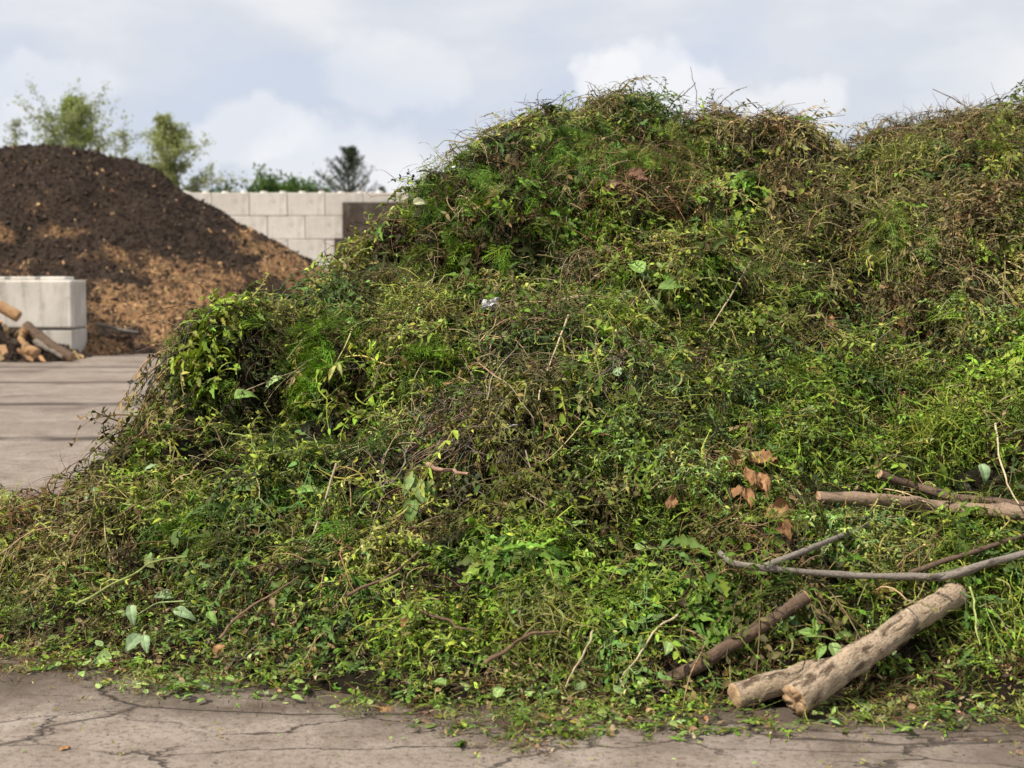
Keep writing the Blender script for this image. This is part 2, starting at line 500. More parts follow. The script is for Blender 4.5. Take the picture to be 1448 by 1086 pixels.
def soil_mat(name, c1, c2, scale=14):
    m, nt, b = new_mat(name); vec = obj_coord(nt)
    n = noise(nt, vec, scale, 6, .65)
    nt.links.new(ramp(nt, n, [(.3, c1), (.7, c2)]), b.inputs['Base Color'])
    b.inputs['Roughness'].default_value = .95; b.inputs['Specular IOR Level'].default_value = .1
    bump(nt, b, noise(nt, vec, scale * 3, 5, .7), .8, .03); return m
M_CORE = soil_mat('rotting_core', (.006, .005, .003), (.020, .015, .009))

def col_mat(name, rough=.9, bscale=20, bd=.05):
    m, nt, b = new_mat(name); at = N(nt, 'ShaderNodeAttribute', attribute_name='Col'); vec = obj_coord(nt)
    nz = noise(nt, vec, bscale, 5, .65)
    nt.links.new(mixc(nt, 1.0, at.outputs['Color'], ramp(nt, nz, [(.3, .65), (.7, 1.3)]), 'MULTIPLY'), b.inputs['Base Color'])
    b.inputs['Roughness'].default_value = rough; b.inputs['Specular IOR Level'].default_value = .2
    bump(nt, b, noise(nt, vec, bscale * .5, 5, .7), .9, bd); return m
import bmesh
def bm_obj(name, bm, mat, parent=None, smooth=False):
    me = bpy.data.meshes.new(name); bm.to_mesh(me); bm.free(); me.materials.append(mat)
    if smooth: me.polygons.foreach_set('use_smooth', np.ones(len(me.polygons), bool))
    o = bpy.data.objects.new(name, me); COL.objects.link(o); o.parent = parent; return o

# ------------------------------------------------------------------ LOGS, BRANCHES, TWIGS AND SINGLE LEAVES
EXC = []        # (points, clearance): where these lie on top, the loose greens are thinner
def on_heap(px, py, toward=.05):
    h = HEAP.hit(px, py, 4.3, 14.0)
    Yd = (h[1] if h is not None else 9.3) - toward
    return P(px, py, Yd)

def bark_mat(name, c_main, c_dark, c_light, patch=.5, scale=9, stretch=.3, bd=.012):
    m, nt, b = new_mat(name); vec = obj_coord(nt, (1, 1, 1)); at = N(nt, 'ShaderNodeAttribute', attribute_name='Col')
    v2 = nt.nodes.new('ShaderNodeVectorMath'); v2.operation = 'MULTIPLY'; v2.inputs[1].default_value = (1, 1, stretch)
    nt.links.new(at.outputs['Color'], v2.inputs[0])       # along / around coordinates stored on the log
    vv = v2.outputs[0]
    n1 = noise(nt, vv, scale, 6, .62, .4); n2 = noise(nt, vv, scale * 4.5, 5, .7); n3 = noise(nt, vec, 120, 3, .6)
    col = ramp(nt, n2, [(.3, c_main), (.72, c_light)])
    col = mixc(nt, ramp(nt, n1, [(patch, 0), (patch + .07, 1)]), col, c_dark)
    col = mixc(nt, ramp(nt, n3, [(.32, .5), (.5, 0)]), col, c_dark)
    n4 = noise(nt, vv, scale * 2.6, 4, .6, 1.0)
    col = mixc(nt, ramp(nt, n4, [(.63, 0), (.67, .75)]), col, tuple(min(.6, c * 1.5) for c in c_light))
    n5 = noise(nt, vv, scale * 1.7, 5, .65, .6)
    col = mixc(nt, ramp(nt, n5, [(.30, .85), (.36, 0)]), col, tuple(c * .5 for c in c_dark))
    nt.links.new(col, b.inputs['Base Color']); b.inputs['Roughness'].default_value = .82; b.inputs['Specular IOR Level'].default_value = .25
    bump(nt, b, math_(nt, 'ADD', n2, math_(nt, 'MULTIPLY', ramp(nt, n1, [(patch - .03, 1), (patch + .05, 0)]), .8)), 1.0, bd); return m
M_LOG = bark_mat('flaking_bark', (.32, .23, .150), (.085, .052, .032), (.48, .375, .265), .565, 24, .4)
M_DKLOG = bark_mat('dark_bark', (.090, .056, .036), (.040, .026, .018), (.155, .105, .070), .58, 30, .4, .006)
M_GREYBR = bark_mat('smooth_grey_bark', (.165, .138, .112), (.070, .054, .042), (.25, .215, .18), .60, 40, .25, .004)
M_TANBR = bark_mat('smooth_tan_bark', (.22, .150, .100), (.080, .054, .036), (.29, .21, .145), .57, 30, .3, .005)
M_STALK = col_mat('bare_stalk', .7, 60, .002)
def end_mat():
    m, nt, b = new_mat('sawn_end_grain'); vec = obj_coord(nt)
    n = noise(nt, vec, 25, 5, .6)
    nt.links.new(ramp(nt, n, [(.3, (.20, .115, .058)), (.7, (.46, .31, .175))]), b.inputs['Base Color']); b.inputs['Roughness'].default_value = .9
    bump(nt, b, noise(nt, vec, 60, 4, .6), .6, .006); return m
M_END = end_mat()

def smooth_path(pts, n, smooth=2):
    pts = np.asarray(pts, float)
    if len(pts) == 2: return pts[0] + (pts[1] - pts[0]) * np.linspace(0, 1, n)[:, None]
    d = np.r_[0, np.cumsum(np.linalg.norm(np.diff(pts, axis=0), axis=1))]; t = np.linspace(0, d[-1], n)
    k = np.stack([np.interp(t, d, pts[:, i]) for i in range(3)], 1)
    for _ in range(smooth): k[1:-1] = (k[:-2] + 2 * k[1:-1] + k[2:]) / 4
    return k

def limb_mesh(path, rad, sides, rough, seed, knots=()):
    n = len(path); T, S, Nn = frames(path); a = np.arange(sides) / sides * 2 * PI
    L = np.r_[0, np.cumsum(np.linalg.norm(np.diff(path, axis=0), axis=1))]
    rad = np.broadcast_to(rad, (n,))
    A, LL = np.meshgrid(a, L)
    Rr = rad[:, None] * (1 + rough * fbm(LL * 9 + seed, np.sin(A) * 1.4 + seed, 3, 3) + rough * .6 * fbm(LL * 34, np.cos(A) * 3 + np.sin(A) * 2, 5, 2))
    for kt, ka, kr in knots:
        da = np.angle(np.exp(1j * (A - ka))); Rr += rad[:, None] * kr * np.exp(-((LL / L[-1] - kt) / .035) ** 2 - (da / .5) ** 2)
    v = path[:, None] + (S[:, None] * np.cos(A)[..., None] + Nn[:, None] * np.sin(A)[..., None]) * Rr[..., None]
    i = np.arange(n - 1)[:, None] * sides; j = np.arange(sides)[None]; j2 = (j + 1) % sides
    q1 = (i + j).ravel(); q2 = (i + j2).ravel(); q3 = (i + sides + j2).ravel(); q4 = (i + sides + j).ravel()
    t = np.concatenate([np.c_[q1, q2, q3], np.c_[q1, q3, q4]])
    c = np.stack([np.cos(A) * rad.mean() , np.sin(A) * rad.mean(), LL], -1)
    return v.reshape(-1, 3), t, c.reshape(-1, 3), v[0], v[-1], T

def cut_end(name, ring, out, parent, mat, base, rag=.0012):
    c = ring.mean(0); k = len(ring)
    r1 = c + (ring - c) * .97 + out * .004; r2 = c + (ring - c) * .6 + out * .006; v = np.concatenate([ring, r1, r2, [c + out * .004]]) 
    v[k:] += rng.normal(0, rag, v[k:].shape)
    j = np.arange(k); j2 = (j + 1) % k; t = []
    for a, b in ((0, k), (k, 2 * k)): t += [np.c_[a + j, a + j2, b + j2], np.c_[a + j, b + j2, b + j]]
    t.append(np.c_[2 * k + j, 2 * k + j2, np.full(k, 3 * k)])
    return mesh_obj(name, v - base, np.concatenate(t), mat, parent)

def log(name, label, cat, pts, r0, r1, mat, group=None, sides=20, rough=.10, ends=(True, True), knots=(), clear=.03, n=36, side=None, seed=0, body='bark'):
    path = smooth_path(pts, n, 1); base = path[0].copy()
    path = path + fbm(np.linspace(0, 3, n)[:, None] + np.array([[0, 7, 13.]]) + seed, np.zeros((n, 3)) + seed, 9, 2) * min(r0 * .35, .02)
    rad = np.linspace(r0, r1, n)
    v, t, c, ra, rb, T = limb_mesh(path, rad, sides, rough, seed, knots)
    e = empty(name, tuple(base)); tag(e, label, cat, group)
    mesh_obj(body, v - base, t, mat, e, c)
    if ends[0]: cut_end('cut_end', ra, -T[0], e, M_END, base, .006 if rough > .12 else .0012)
    if ends[1]: cut_end('cut_end', rb[::-1], T[-1], e, M_END, base)
    EXC.append((path, max(r0, r1) + clear))
    if side is not None:
        sp, sr0, sr1 = side; p2 = smooth_path(sp, n)
        v, t, c, *_ = limb_mesh(p2, np.linspace(sr0, sr1, n), sides, rough, seed + 3)
        mesh_obj('side_branch', v - base, t, mat, e, c); EXC.append((p2, sr0 + clear))
    return e
def pts_h(lst, toward): return [on_heap(a, b, toward + .035 if len(x) == 0 else x[0]) for a, b, *x in lst]

log('log', 'thick pale log with flaking bark sloping up from the ground beneath the grey forked branch', 'log', pts_h([(1130, 994), (1236, 920), (1350, 840)], .14), .054, .047, M_LOG, 'cut logs at the foot of the heap',
    28, .13, (True, True), [(.30, 1.2, .35), (.62, .6, .3), (.16, 2.0, .3), (.85, 4, .2)], .06, 60, seed=2)
log('log', 'short pale log lying nearly flat, its sawn end facing left, tucked under the sloping log', 'log', pts_h([(1038, 984), (1110, 964), (1190, 940, .02)], .09), .047, .045, M_LOG, 'cut logs at the foot of the heap',
    26, .09, (True, True), [(.5, 1.6, .2)], .06, 44, seed=5)
log('log', 'dark brown thin log slanting out of the greenery to the left of the pale logs', 'log', pts_h([(940, 972, -.02), (1040, 908, .12), (1142, 846)], .15), .027, .024, M_DKLOG, 'cut logs at the foot of the heap', 20, .07, (False, True), [(.4, 1, .2)], .05, 44, seed=7)
log('branch', 'long grey forked branch running above the logs, kinked up at its right end', 'branch', pts_h([(1018, 782), (1034, 797), (1080, 804), (1200, 813), (1335, 817), (1375, 803), (1450, 783), (1560, 752)], .24),   .0105, .0150, M_GREYBR, 'fallen branches',
    14, .10, (True, True), [(.05, 1, .5), (.12, 1, .9), (.22, 3, .35), (.31, 1.5, .4), (.40, 4, .35), (.47, 2, .4), (.55, 2, .45), (.60, 4.4, .9), (.66, 1, .4), (.74, 3, .4)], .030, 80, ([on_heap(1075, 804, .24), on_heap(1140, 778, .24), on_heap(1228, 742, .20)], .014, .008), 11)
log('branch', 'stout tan branch lying level at the right edge above the grey forked branch', 'branch', pts_h([(1158, 702), (1240, 706), (1330, 716), (1450, 727), (1620, 738)], .17), .025, .029, M_TANBR, 'fallen branches', 18, .10, (True, True), [(.10, 2, .3), (.20, 1, .5), (.28, .8, 1.0), (.42, 2.5, .3), (.6, 2, .4)], .040, 60, seed=13)
log('branch', 'thin brown branch just above the stout tan one, dipping behind it', 'branch', pts_h([(1246, 670), (1300, 690, .16), (1350, 706), (1448, 713, .08), (1600, 716, .03)], .17), .020, .015, M_DKLOG, 'fallen branches', 14, .06, (True, False), (), .035, 50, seed=17)
log('branch', 'dark crooked twiggy branch rising to the right edge behind the grey forked branch', 'branch', pts_h([(1285, 812), (1340, 792), (1372, 782), (1460, 752)], .17), .011, .008, M_DKLOG, 'fallen branches', 10, .08, (False, False), (), .02, 40, seed=19)

STK = np.array([.46, .37, .22]); STB = np.array([.19, .115, .070]); STG = np.array([.24, .27, .085])
def twig(label, pts, r, col, toward=.13, name='dry_stalk', cat='stalk', clear=.018, forks=0, at=None):
    pp = pts_h(pts, toward + (.085 if toward > .125 else 0)) if at is None else [P(a, b, at) for a, b in pts]
    path = smooth_path(pp, 26); path = path + fbm(np.linspace(0, 4, 26)[:, None] + np.array([[1., 5, 9]]) + pts[0][0], np.zeros((26, 3)), 9, 2) * .012
    p = Part(); base = path[0].copy(); cc = np.clip(np.asarray(col) * (1 + .25 * vnoise(np.arange(26) * .7, np.zeros(26) + pts[0][0], 4))[:, None], .01, .8)
    tube(p, path - base, np.linspace(r, r * .55, 26) * (1 + .15 * vnoise(np.arange(26) * 1.1, np.zeros(26), 5)), cc, 7)
    v, t, c = p.get(); e = empty(name, tuple(base)); tag(e, label, cat, 'loose stalks and twigs on the heap'); mesh_obj('stem', v, t, M_STALK, e, c)
    T = np.gradient(path, axis=0)
    for f in range(forks):
        i = 8 + int(f * 14 / max(1, forks)); b = curve(8, np.linalg.norm(path[-1] - path[0]) * U(.15, .3), unit(T[i]) + rng.normal(0, .5, 3), .2, .02) + path[i] - base
        p = Part(); tube(p, b, np.linspace(r * .6, r * .3, 8), col, 5); v, t, c = p.get(); mesh_obj('side_twig', v, t, M_STALK, e, c)
    if at is None or at < 12: EXC.append((path, r + clear + .016))
    return e
twig('long pale dry stalk hanging down the middle of the heap under the white scrap', [(804, 444), (785, 490), (768, 530), (763, 566)], .0055, STK, .16)
twig('straight pale cane leaning right of the big upright leaf', [(1060, 370), (1030, 425), (998, 472)], .006, STK * .85, .16)
twig('straight pale stalk standing in the ferny greens of the left flank', [(477, 655), (452, 735), (424, 802)], .0055, STK * .8, .15)
twig('short thin brown stalk crossing the foot of the straight pale stalk on the left flank', [(411, 742), (421, 775), (429, 806)], .0035, STB, .13)
twig('dark brown curved stick poking out beneath the hanging tangle of grey roots', [(488, 843), (530, 826), (562, 808), (592, 778)], .0075, STB * .7, .15, 'brown_stick', 'stick')
twig('dark stick lying low in the toothed green leaves at the bottom centre', [(596, 862), (630, 874), (668, 893)], .007, STB * .6, .13, 'brown_stick', 'stick')
twig('pinkish brown stub of wood beside the drooping leaf sprig', [(606, 658), (636, 664), (662, 670)], .0115, np.array([.30, .18, .125]), .17, 'wood_stub', 'stick', .03)
twig('pale bent stalk over the dark green leaves left of the dark thin log', [(956, 866), (925, 895), (903, 925), (884, 956)], .0045, STK, .15)
twig('short pale stalk low on the heap, left of the bent stalk', [(840, 893), (820, 930), (799, 974)], .0045, STK * .9, .15)
twig('thin whitish stalk standing above the tan branch at the right edge', [(1410, 600), (1410, 640), (1420, 682), (1438, 712)], .005, STK * 1.05, .18)
twig('short pale twig in the dip between the two crests', [(1190, 222), (1184, 238), (1180, 254)], .006, STK, .15)
twig('pale green limp stem lying over the broad leaves at the lower left', [(108, 858), (160, 826), (212, 796), (262, 784)], .006, STG, .15, 'limp_stem')
twig('brown twig slanting between the broad leaves and toothed leaves at lower left', [(308, 905), (335, 872), (372, 846), (420, 815)], .006, STB * .9, .15, 'brown_stick', 'stick', forks=1)
twig('yellowish stem curving down from the top of the thick pale log', [(1372, 832), (1380, 850), (1378, 880), (1388, 915)], .0045, STG * 1.3, .16, 'limp_stem')
twig('brown rootlike stick half buried at the foot of the heap, bottom centre', [(690, 940), (722, 915), (752, 895), (790, 892)], .008, STB * .7, .14, 'brown_stick', 'stick', forks=2)
twig('thin stalk lying between the ferny tuft and the toothed leaves on the left flank', [(330, 560), (380, 540), (432, 520)], .0035, STK * .7, .14)
twig('curled yellow stem at the top of the left shoulder of the heap', [(322, 446), (338, 424), (355, 416), (380, 420)], .004, STG * 1.4, .02, 'limp_stem')
twig('tall hair-thin stem standing on the top of the heap against the sky', [(985, 150), (983, 125), (978, 96)], .0028, STB * .6, .05, 'bare_stem', at=9.35)
twig('thin dark twig leaning right from the top of the heap against the cloud', [(946, 152), (966, 134), (984, 117)], .0045, STB * .5, .05, 'bare_stem', forks=3, at=9.35)
twig('dark arching twig on the crest right of the highest point', [(1012, 152), (1030, 134), (1056, 122)], .0035, STB * .5, .05, 'bare_stem', forks=3, at=9.5)
twig('brown twig leaning left from the right-hand crest against the sky', [(1378, 160), (1345, 138), (1320, 126)], .0050, STB * .9, .05, 'bare_stem', forks=2, at=9.9)
twig('fine stem nodding over the crest in the top right corner', [(1405, 160), (1418, 136), (1436, 124)], .003, STB * .7, .05, 'bare_stem', forks=2, at=9.9)
twig('thin sprig with dark twigs on the crest left of the dip', [(1085, 172), (1078, 156), (1072, 146)], .004, STB * .5, .05, 'bare_stem', forks=4, at=9.7)
twig('grey stick lying on the wood chips between the concrete blocks and the green heap', [(138, 459), (160, 464), (196, 470)], .045, np.array([.15, .13, .115]), name='brown_stick', cat='stick', at=29.9)

# ---- single leaves
NM = unit(np.array([0, -.62, .78])); TUP = np.array([0, .78, .62])
def hero_leaf_mesh(L, Wd, col, curl, fold, crumple=0., seed=0, ragged=0.):
    r = np.random.default_rng(seed); nr, nc = 15, 9
    t = np.linspace(0, 1, nr)[:, None]; s = np.linspace(-1, 1, nc)[None]
    wprof = np.sin(PI * np.clip(t, 0, 1) ** .72) ** .85 * (1 - .15 * t); wprof[-1] = 0; wprof[0] = .03
    ed = 1 + ragged * fbm(t * 9 + seed, np.sign(s) * 3.0 + seed + 0 * t, 6, 2)
    hw = Wd * .5 * wprof * (1 + (ed - 1) * np.abs(s))
    ang = curl * t; x = np.where(np.abs(curl) > .01, np.sin(ang) / (curl if abs(curl) > .01 else 1), t) * L; z = -(1 - np.cos(ang)) / (curl if abs(curl) > .01 else 1) * L if abs(curl) > .01 else 0 * t
    y = s * hw; zz = z + np.abs(s) * hw * fold + .012 * L * np.sin(t * 30) * np.abs(s) + 0 * y
    zz = zz + crumple * L * fbm(t * 4 + seed, s * 2.2 + seed * .7, 8, 3)
    v = np.stack([x + 0 * y, y, zz], -1).reshape(-1, 3)
    idx = np.arange(nr * nc).reshape(nr, nc); a, b, c, d = idx[:-1, :-1].ravel(), idx[:-1, 1:].ravel(), idx[1:, 1:].ravel(), idx[1:, :-1].ravel()
    tri = np.concatenate([np.c_[a, b, c], np.c_[a, c, d]])
    vein = np.exp(-(s / .10) ** 2) * .35 + .13 * (np.sin(t * 34 - np.abs(s) * 5) > .6)
    cc = np.asarray(col)[None, None] * (1 + vein[..., None]) * (1 + .18 * fbm(t * 5 + seed, s * 2, 3, 3))[..., None]
    return v, tri, np.clip(cc, .005, .8).reshape(-1, 3)

def leaf_mtx(px, py, ang, toward, tilt=0, roll=0):
    p = on_heap(px, py, toward); a = math.radians(ang)
    d = np.array([1., 0, 0]) * math.cos(a) + TUP * math.sin(a); d = unit(d + NM * tilt)
    side = np.cross(NM, d); n = unit(NM + side * roll)
    return p, basis(d[None], n[None])[0]
LSEED = [50]
def hero_leaf(label, px, py, Lpx, ang, wr, col, toward=.15, curl=.5, fold=.25, tilt=.15, roll=0., crumple=.02, ragged=.05, name='leaf', group='single leaves on the heap', mat=None, clear=.35):
    p, R = leaf_mtx(px, py, ang, toward, tilt, roll); L = Lpx / F * p[1]; LSEED[0] += 1
    v, t, c = hero_leaf_mesh(L, L * wr, col, curl, fold, crumple, LSEED[0], ragged)
    v = v - np.array([L * .5, 0, 0])
    o = mesh_obj(name, v @ R.T, t, mat or M_LEAF, None, c); o.location = tuple(p); tag(o, label, 'leaf', group)
    EXC.append((p[None], L * clear + .012)); return o
def shoot(name, label, stem_pts, r, scol, leaves, toward=.25, cat='plant'):
    """a limp shoot: one stem carrying its own leaves"""
    pp = pts_h(stem_pts, toward); path = smooth_path(pp, 16); base = path[0].copy()
    e = empty(name, tuple(base)); tag(e, label, cat)
    p = Part(); tube(p, path - base, np.linspace(r, r * .5, 16), scol, 6); v, t, c = p.get(); mesh_obj('stem', v, t, M_STALK, e, c); EXC.append((path, .03))
    for (px, py, Lpx, ang, wr, col, curl, fold, tilt, roll) in leaves:
        q, R = leaf_mtx(px, py, ang, toward, tilt, roll); L = Lpx / F * q[1]; LSEED[0] += 1
        v, t, c = hero_leaf_mesh(L, L * wr, np.asarray(col) * U(.75, 1.05), curl + U(.1, .9), fold + U(0, .35), .05, LSEED[0], .16); v = v - np.array([L * .5, 0, 0])
        o = mesh_obj('leaf', v @ R.T, t, M_LEAF, e, c); o.location = tuple(q - base); EXC.append((q[None], L * .62))
    return e
PG = np.array([.26, .36, .125]); MG = np.array([.17, .27, .065]); BG = np.array([.24, .33, .17])
shoot('weed_shoot', 'pale green shoot with one upright leaf and drooping broad leaves, upper middle of the heap', [(935, 445), (918, 420), (905, 396)], .004, (.36, .36, .12),
      [(898, 374, 40, 118, .62, MG * 1.15, .2, .5, .1, .1), (930, 428, 38, -28, .5, PG, .6, .2, .1, .1), (884, 418, 40, 196, .42, PG, .5, .2, .2, 0), (955, 400, 52, 14, .40, MG, .5, .3, .2, 0), (905, 438, 34, 215, .4, MG * .8, .6, .3, 0, 0)])
shoot('leaf_sprig', 'drooping sprig of pale pointed leaves hanging left of the pinkish stub', [(606, 660), (590, 660), (578, 668)], .004, (.26, .24, .09),
      [(577, 680, 44, 258, .34, PG, .3, .3, .1, .2), (592, 690, 46, 282, .42, PG, .3, .2, .1, -.1), (612, 688, 34, 292, .36, MG, .4, .3, .1, 0), (581, 722, 50, 266, .42, MG * .75, .2, .3, 0, 0), (603, 702, 34, 275, .35, MG, .3, .3, 0, 0)])
shoot('leaf_sprig', 'fresh green sprig with one broad pointed leaf hanging between the dark log and pale log', [(1140, 900), (1165, 900), (1182, 906)], .004, (.17, .24, .06),
      [(1182, 922, 36, 278, .56, PG, .3, .2, .1, 0), (1160, 920, 30, 240, .5, MG, .4, .3, .1, 0), (1142, 892, 40, 165, .4, MG, .5, .3, .2, 0), (1196, 896, 34, 20, .4, MG * .8, .5, .3, .2, 0), (1155, 880, 30, 80, .4, MG, .5, .3, .1, 0)], .14)
shoot('leaf_sprig', 'limp pale shoot with five blue green leaves at the lower left of the heap', [(262, 850), (222, 852), (190, 872)], .004, (.24, .30, .12),
      [(225, 838, 46, 160, .42, BG * 1.15, .5, .25, .1, 0), (186, 868, 36, 285, .45, BG, .4, .2, .1, 0), (262, 866, 40, -18, .45, BG, .6, .2, .1, 0), (187, 908, 34, 240, .66, BG, .4, .2, .1, .1), (205, 908, 30, 285, .5, BG * 1.1, .4, .2, .1, 0), (300, 872, 26, -50, .5, MG, .4, .2, .1, 0)], .14)
shoot('weed_shoot', 'yellowing shoot with two wilted leaves on the upper left flank of the heap', [(498, 466), (488, 490), (474, 515)], .0045, (.38, .36, .14),
      [(468, 525, 28, 250, .3, (.40, .38, .12), .3, .4, .1, 0), (480, 520, 26, 292, .3, (.36, .36, .12), .3, .4, .1, 0), (505, 452, 36, 15, .4, PG, .5, .2, .1, 0)])
for args in [('pale round leaf standing out between the brown leaf and the toothed greens, right half', 1149, 575, 22, 80, .85, PG * 1.1),
             ('light green leaf lying flat on dark stems below the brown leaf cluster', 915, 770, 38, 8, .5, PG),
             ('small bright leaf by the lower end of the dark thin log', 946, 914, 24, 265, .7, PG * 1.1),
             ('square pale leaf lying on the ground litter at the lower left', 145, 933, 28, 190, .9, PG),
             ('pale leaf at the foot of the heap, lower centre, standing on edge', 706, 972, 32, 75, .55, PG),
             ('small pale leaf flat on the litter right of the leaf standing on edge', 738, 990, 28, -10, .6, MG * 1.2),
             ('pale leaf lying on the bare concrete edge below the toothed leaves', 478, 1000, 30, 10, .6, PG),
             ('round green leaf at the right bottom edge below the thick log', 1351, 1011, 22, 80, .95, MG),
             ('soft green leaf among the bare stems on the upper right slope', 1052, 370, 40, 60, .75, MG),
             ('pale yellowish leaf near the top left flank beside the white scrap', 596, 284, 26, 30, .6, (.42, .42, .26)),
             ('fresh pale leaf halfway down the left flank over the ferny greens', 352, 552, 48, 35, .5, MG * 1.1),
             ('pale leaf right of the left shoulder, pointing down to the left', 384, 538, 34, 205, .5, PG),
             ('narrow pale leaf on the left flank above the pale limp stem', 216, 653, 36, 60, .4, BG),
             ('broad mid green leaf lying right of the straight pale stalk on the left flank', 440, 692, 44, 12, .5, MG),
             ('broad grey green leaf at the far left edge of the slope', 125, 694, 34, 195, .5, BG * .9),
             ('folded pale leaf on the slope above the tan branch', 1395, 667, 34, 285, .55, BG),
             ('pale leaf folded over stems in the middle of the heap', 872, 522, 24, 110, .6, BG * 1.1),
             ('small pale leaf catching the sun below the square leaf heap, lower left', 290, 968, 26, 20, .6, BG),
             ('pale leaf in the litter near the bottom centre, left of the dark stick', 620, 962, 26, 150, .6, MG),
             ('long pale leaf below the pale leaf standing on edge', 690, 1010, 30, 170, .35, BG)]:
    hero_leaf(*args, crumple=.05, ragged=.10, curl=U(.3, 1.7), fold=U(.1, .7), roll=U(-.5, .5), tilt=U(-.1, .4), toward=.02 if args[2] > 985 else (.08 if args[2] > 925 else .20))
RS = np.array([.235, .128, .062])
for args in [('large dead brown leaf, upper left of the brown leaf cluster', 1044, 652, 40, 265, .55, RS), ('crumpled dead brown leaf, upper right of the brown leaf cluster', 1078, 652, 44, -25, .62, RS * 1.05),
             ('dead brown leaf hanging in the middle of the brown leaf cluster', 1062, 676, 42, 285, .5, RS * .9), ('dead brown leaf at lower right of the brown leaf cluster', 1079, 686, 42, 280, .45, RS),
             ('dead ochre leaf at lower left of the brown leaf cluster', 1036, 692, 34, 200, .6, RS * .85), ('lowest dead leaf of the brown leaf cluster', 1058, 706, 34, 275, .5, RS * .9),
             ('big curled dead leaf just below the brown leaf cluster', 1108, 722, 52, 8, .55, RS * 1.1), ('dead leaf lying above the pale round leaf on the right half', 1157, 526, 34, 5, .65, RS * 1.0),
             ('small upright dead leaf in a dark hollow on the upper right slope', 1175, 453, 24, 80, .6, RS * .9), ('dead tan leaf near the left end of the pale bent stalk', 950, 710, 30, 70, .6, RS * .8),
             ('dry tan leaf standing beside the dark stick at bottom centre', 574, 876, 28, 65, .45, RS * 1.2), ('dry tan leaf standing in the litter beside the brown twig, lower left', 311, 912, 24, 75, .55, RS * 1.2),
             ('grey brown dead leaf on the upper right slope near the straight cane', 992, 494, 24, 30, .55, RS * .75), ('pale tan dead leaf right of centre on the olive slope', 1252, 404, 24, 40, .5, np.array([.38, .25, .14])),
             ('dead brown leaf low on the slope below the pale round leaf', 1183, 562, 26, 45, .5, RS * 1.1), ('crumpled dead leaf under the big curled dead leaf', 1112, 752, 44, 280, .5, RS * .6),
             ('brown crumpled leaf at the top of the heap, left one of the crest pair', 872, 262, 42, 15, .5, np.array([.15, .088, .060])), ('brown crumpled leaf at the top of the heap, right one of the crest pair', 902, 252, 46, -35, .55, np.array([.16, .092, .062])),
             ('dry orange leaf lying on the concrete in front of the heap', 92, 1059, 18, 5, .6, RS * 1.2), ('dry tan leaf in the litter at bottom centre', 545, 1004, 26, 10, .6, RS * 1.1)]:
    args = list(args); args[3] *= 1.12 if 'cluster' in args[0] else (.8 if 'crest pair' in args[0] else 1)
    hero_leaf(*args, crumple=.30, ragged=.40, curl=U(-.4, 1.3), fold=U(.1, .8), roll=U(-.4, .4), tilt=U(0, .4), name='dead_leaf', group='dead brown leaves on the heap', mat=M_DRY, toward=(.015 if args[2] > 1000 else .26), clear=.85)

# ---- white scraps
def scrap(label, px, py, s, toward):
    m, nt, b = new_mat('white_plastic'); b.inputs['Base Color'].default_value = (.55, .55, .56, 1); b.inputs['Roughness'].default_value = .4
    p = on_heap(px, py, toward); bm = bmesh.new(); bmesh.ops.create_icosphere(bm, subdivisions=4, radius=s / F * p[1])
    for v in bm.verts:
        c = np.array(v.co); k = 1 + 1.5 * float(fbm(np.array(c[0] * 60 + px), np.array(c[1] * 45 + c[2] * 75), 5, 4)); v.co = Vector((c[0] * k * 1.3, c[1] * k * .5, c[2] * k * .75 + c[0] * .4))
    o = bm_obj('plastic_scrap', bm, m); o.location = tuple(p); tag(o, label, 'scrap', 'white scraps caught in the heap'); EXC.append((p[None], .045))
scrap('crumpled white scrap in the middle of the heap above the long pale stalk', 693, 431, 8, .18)
scrap('crumpled white scrap near the top of the left flank of the heap', 659, 236, 8, .20)

# ---- wood lying in front of the concrete blocks
def far_log(label, pts, Y, r0, r1, mat, seed): log('log', label, 'log', [P(a, b, yy) for (a, b), yy in zip(pts, Y)], r0, r1, mat, 'rough logs by the concrete blocks', 12, .16, (True, True), (), 0, 24, seed=seed)
M_BARE = bark_mat('bare_orange_wood', (.30, .165, .078), (.11, .06, .034), (.42, .26, .13), .60, 3, .3, .03)
far_log('bare orange log end at the left edge, top of the bark spill', [(-60, 414), (0, 433), (26, 448)], (27.6, 27.55, 27.5), .12, .11, M_BARE, 3)
far_log('rough bark covered log sloping down in front of the lower concrete block', [(36, 462), (66, 484), (102, 506)], (27.45, 27.25, 27.05), .12, .10, M_DKLOG, 4)
far_log('grey split log tucked beneath the rough bark covered log', [(52, 482), (70, 494), (90, 504)], (27.25, 27.15, 27.05), .08, .06, M_GREYBR, 6)
far_log('short stubby orange wood chunk at the front of the bark spill', [(33, 491), (52, 500)], (26.8, 26.75), .11, .10, M_BARE, 8)
far_log('upright splintered piece of orange wood below the bare orange log', [(36, 466), (30, 478), (34, 488)], (27.3, 27.25, 27.1), .08, .05, M_BARE, 9)
#ENDHERO

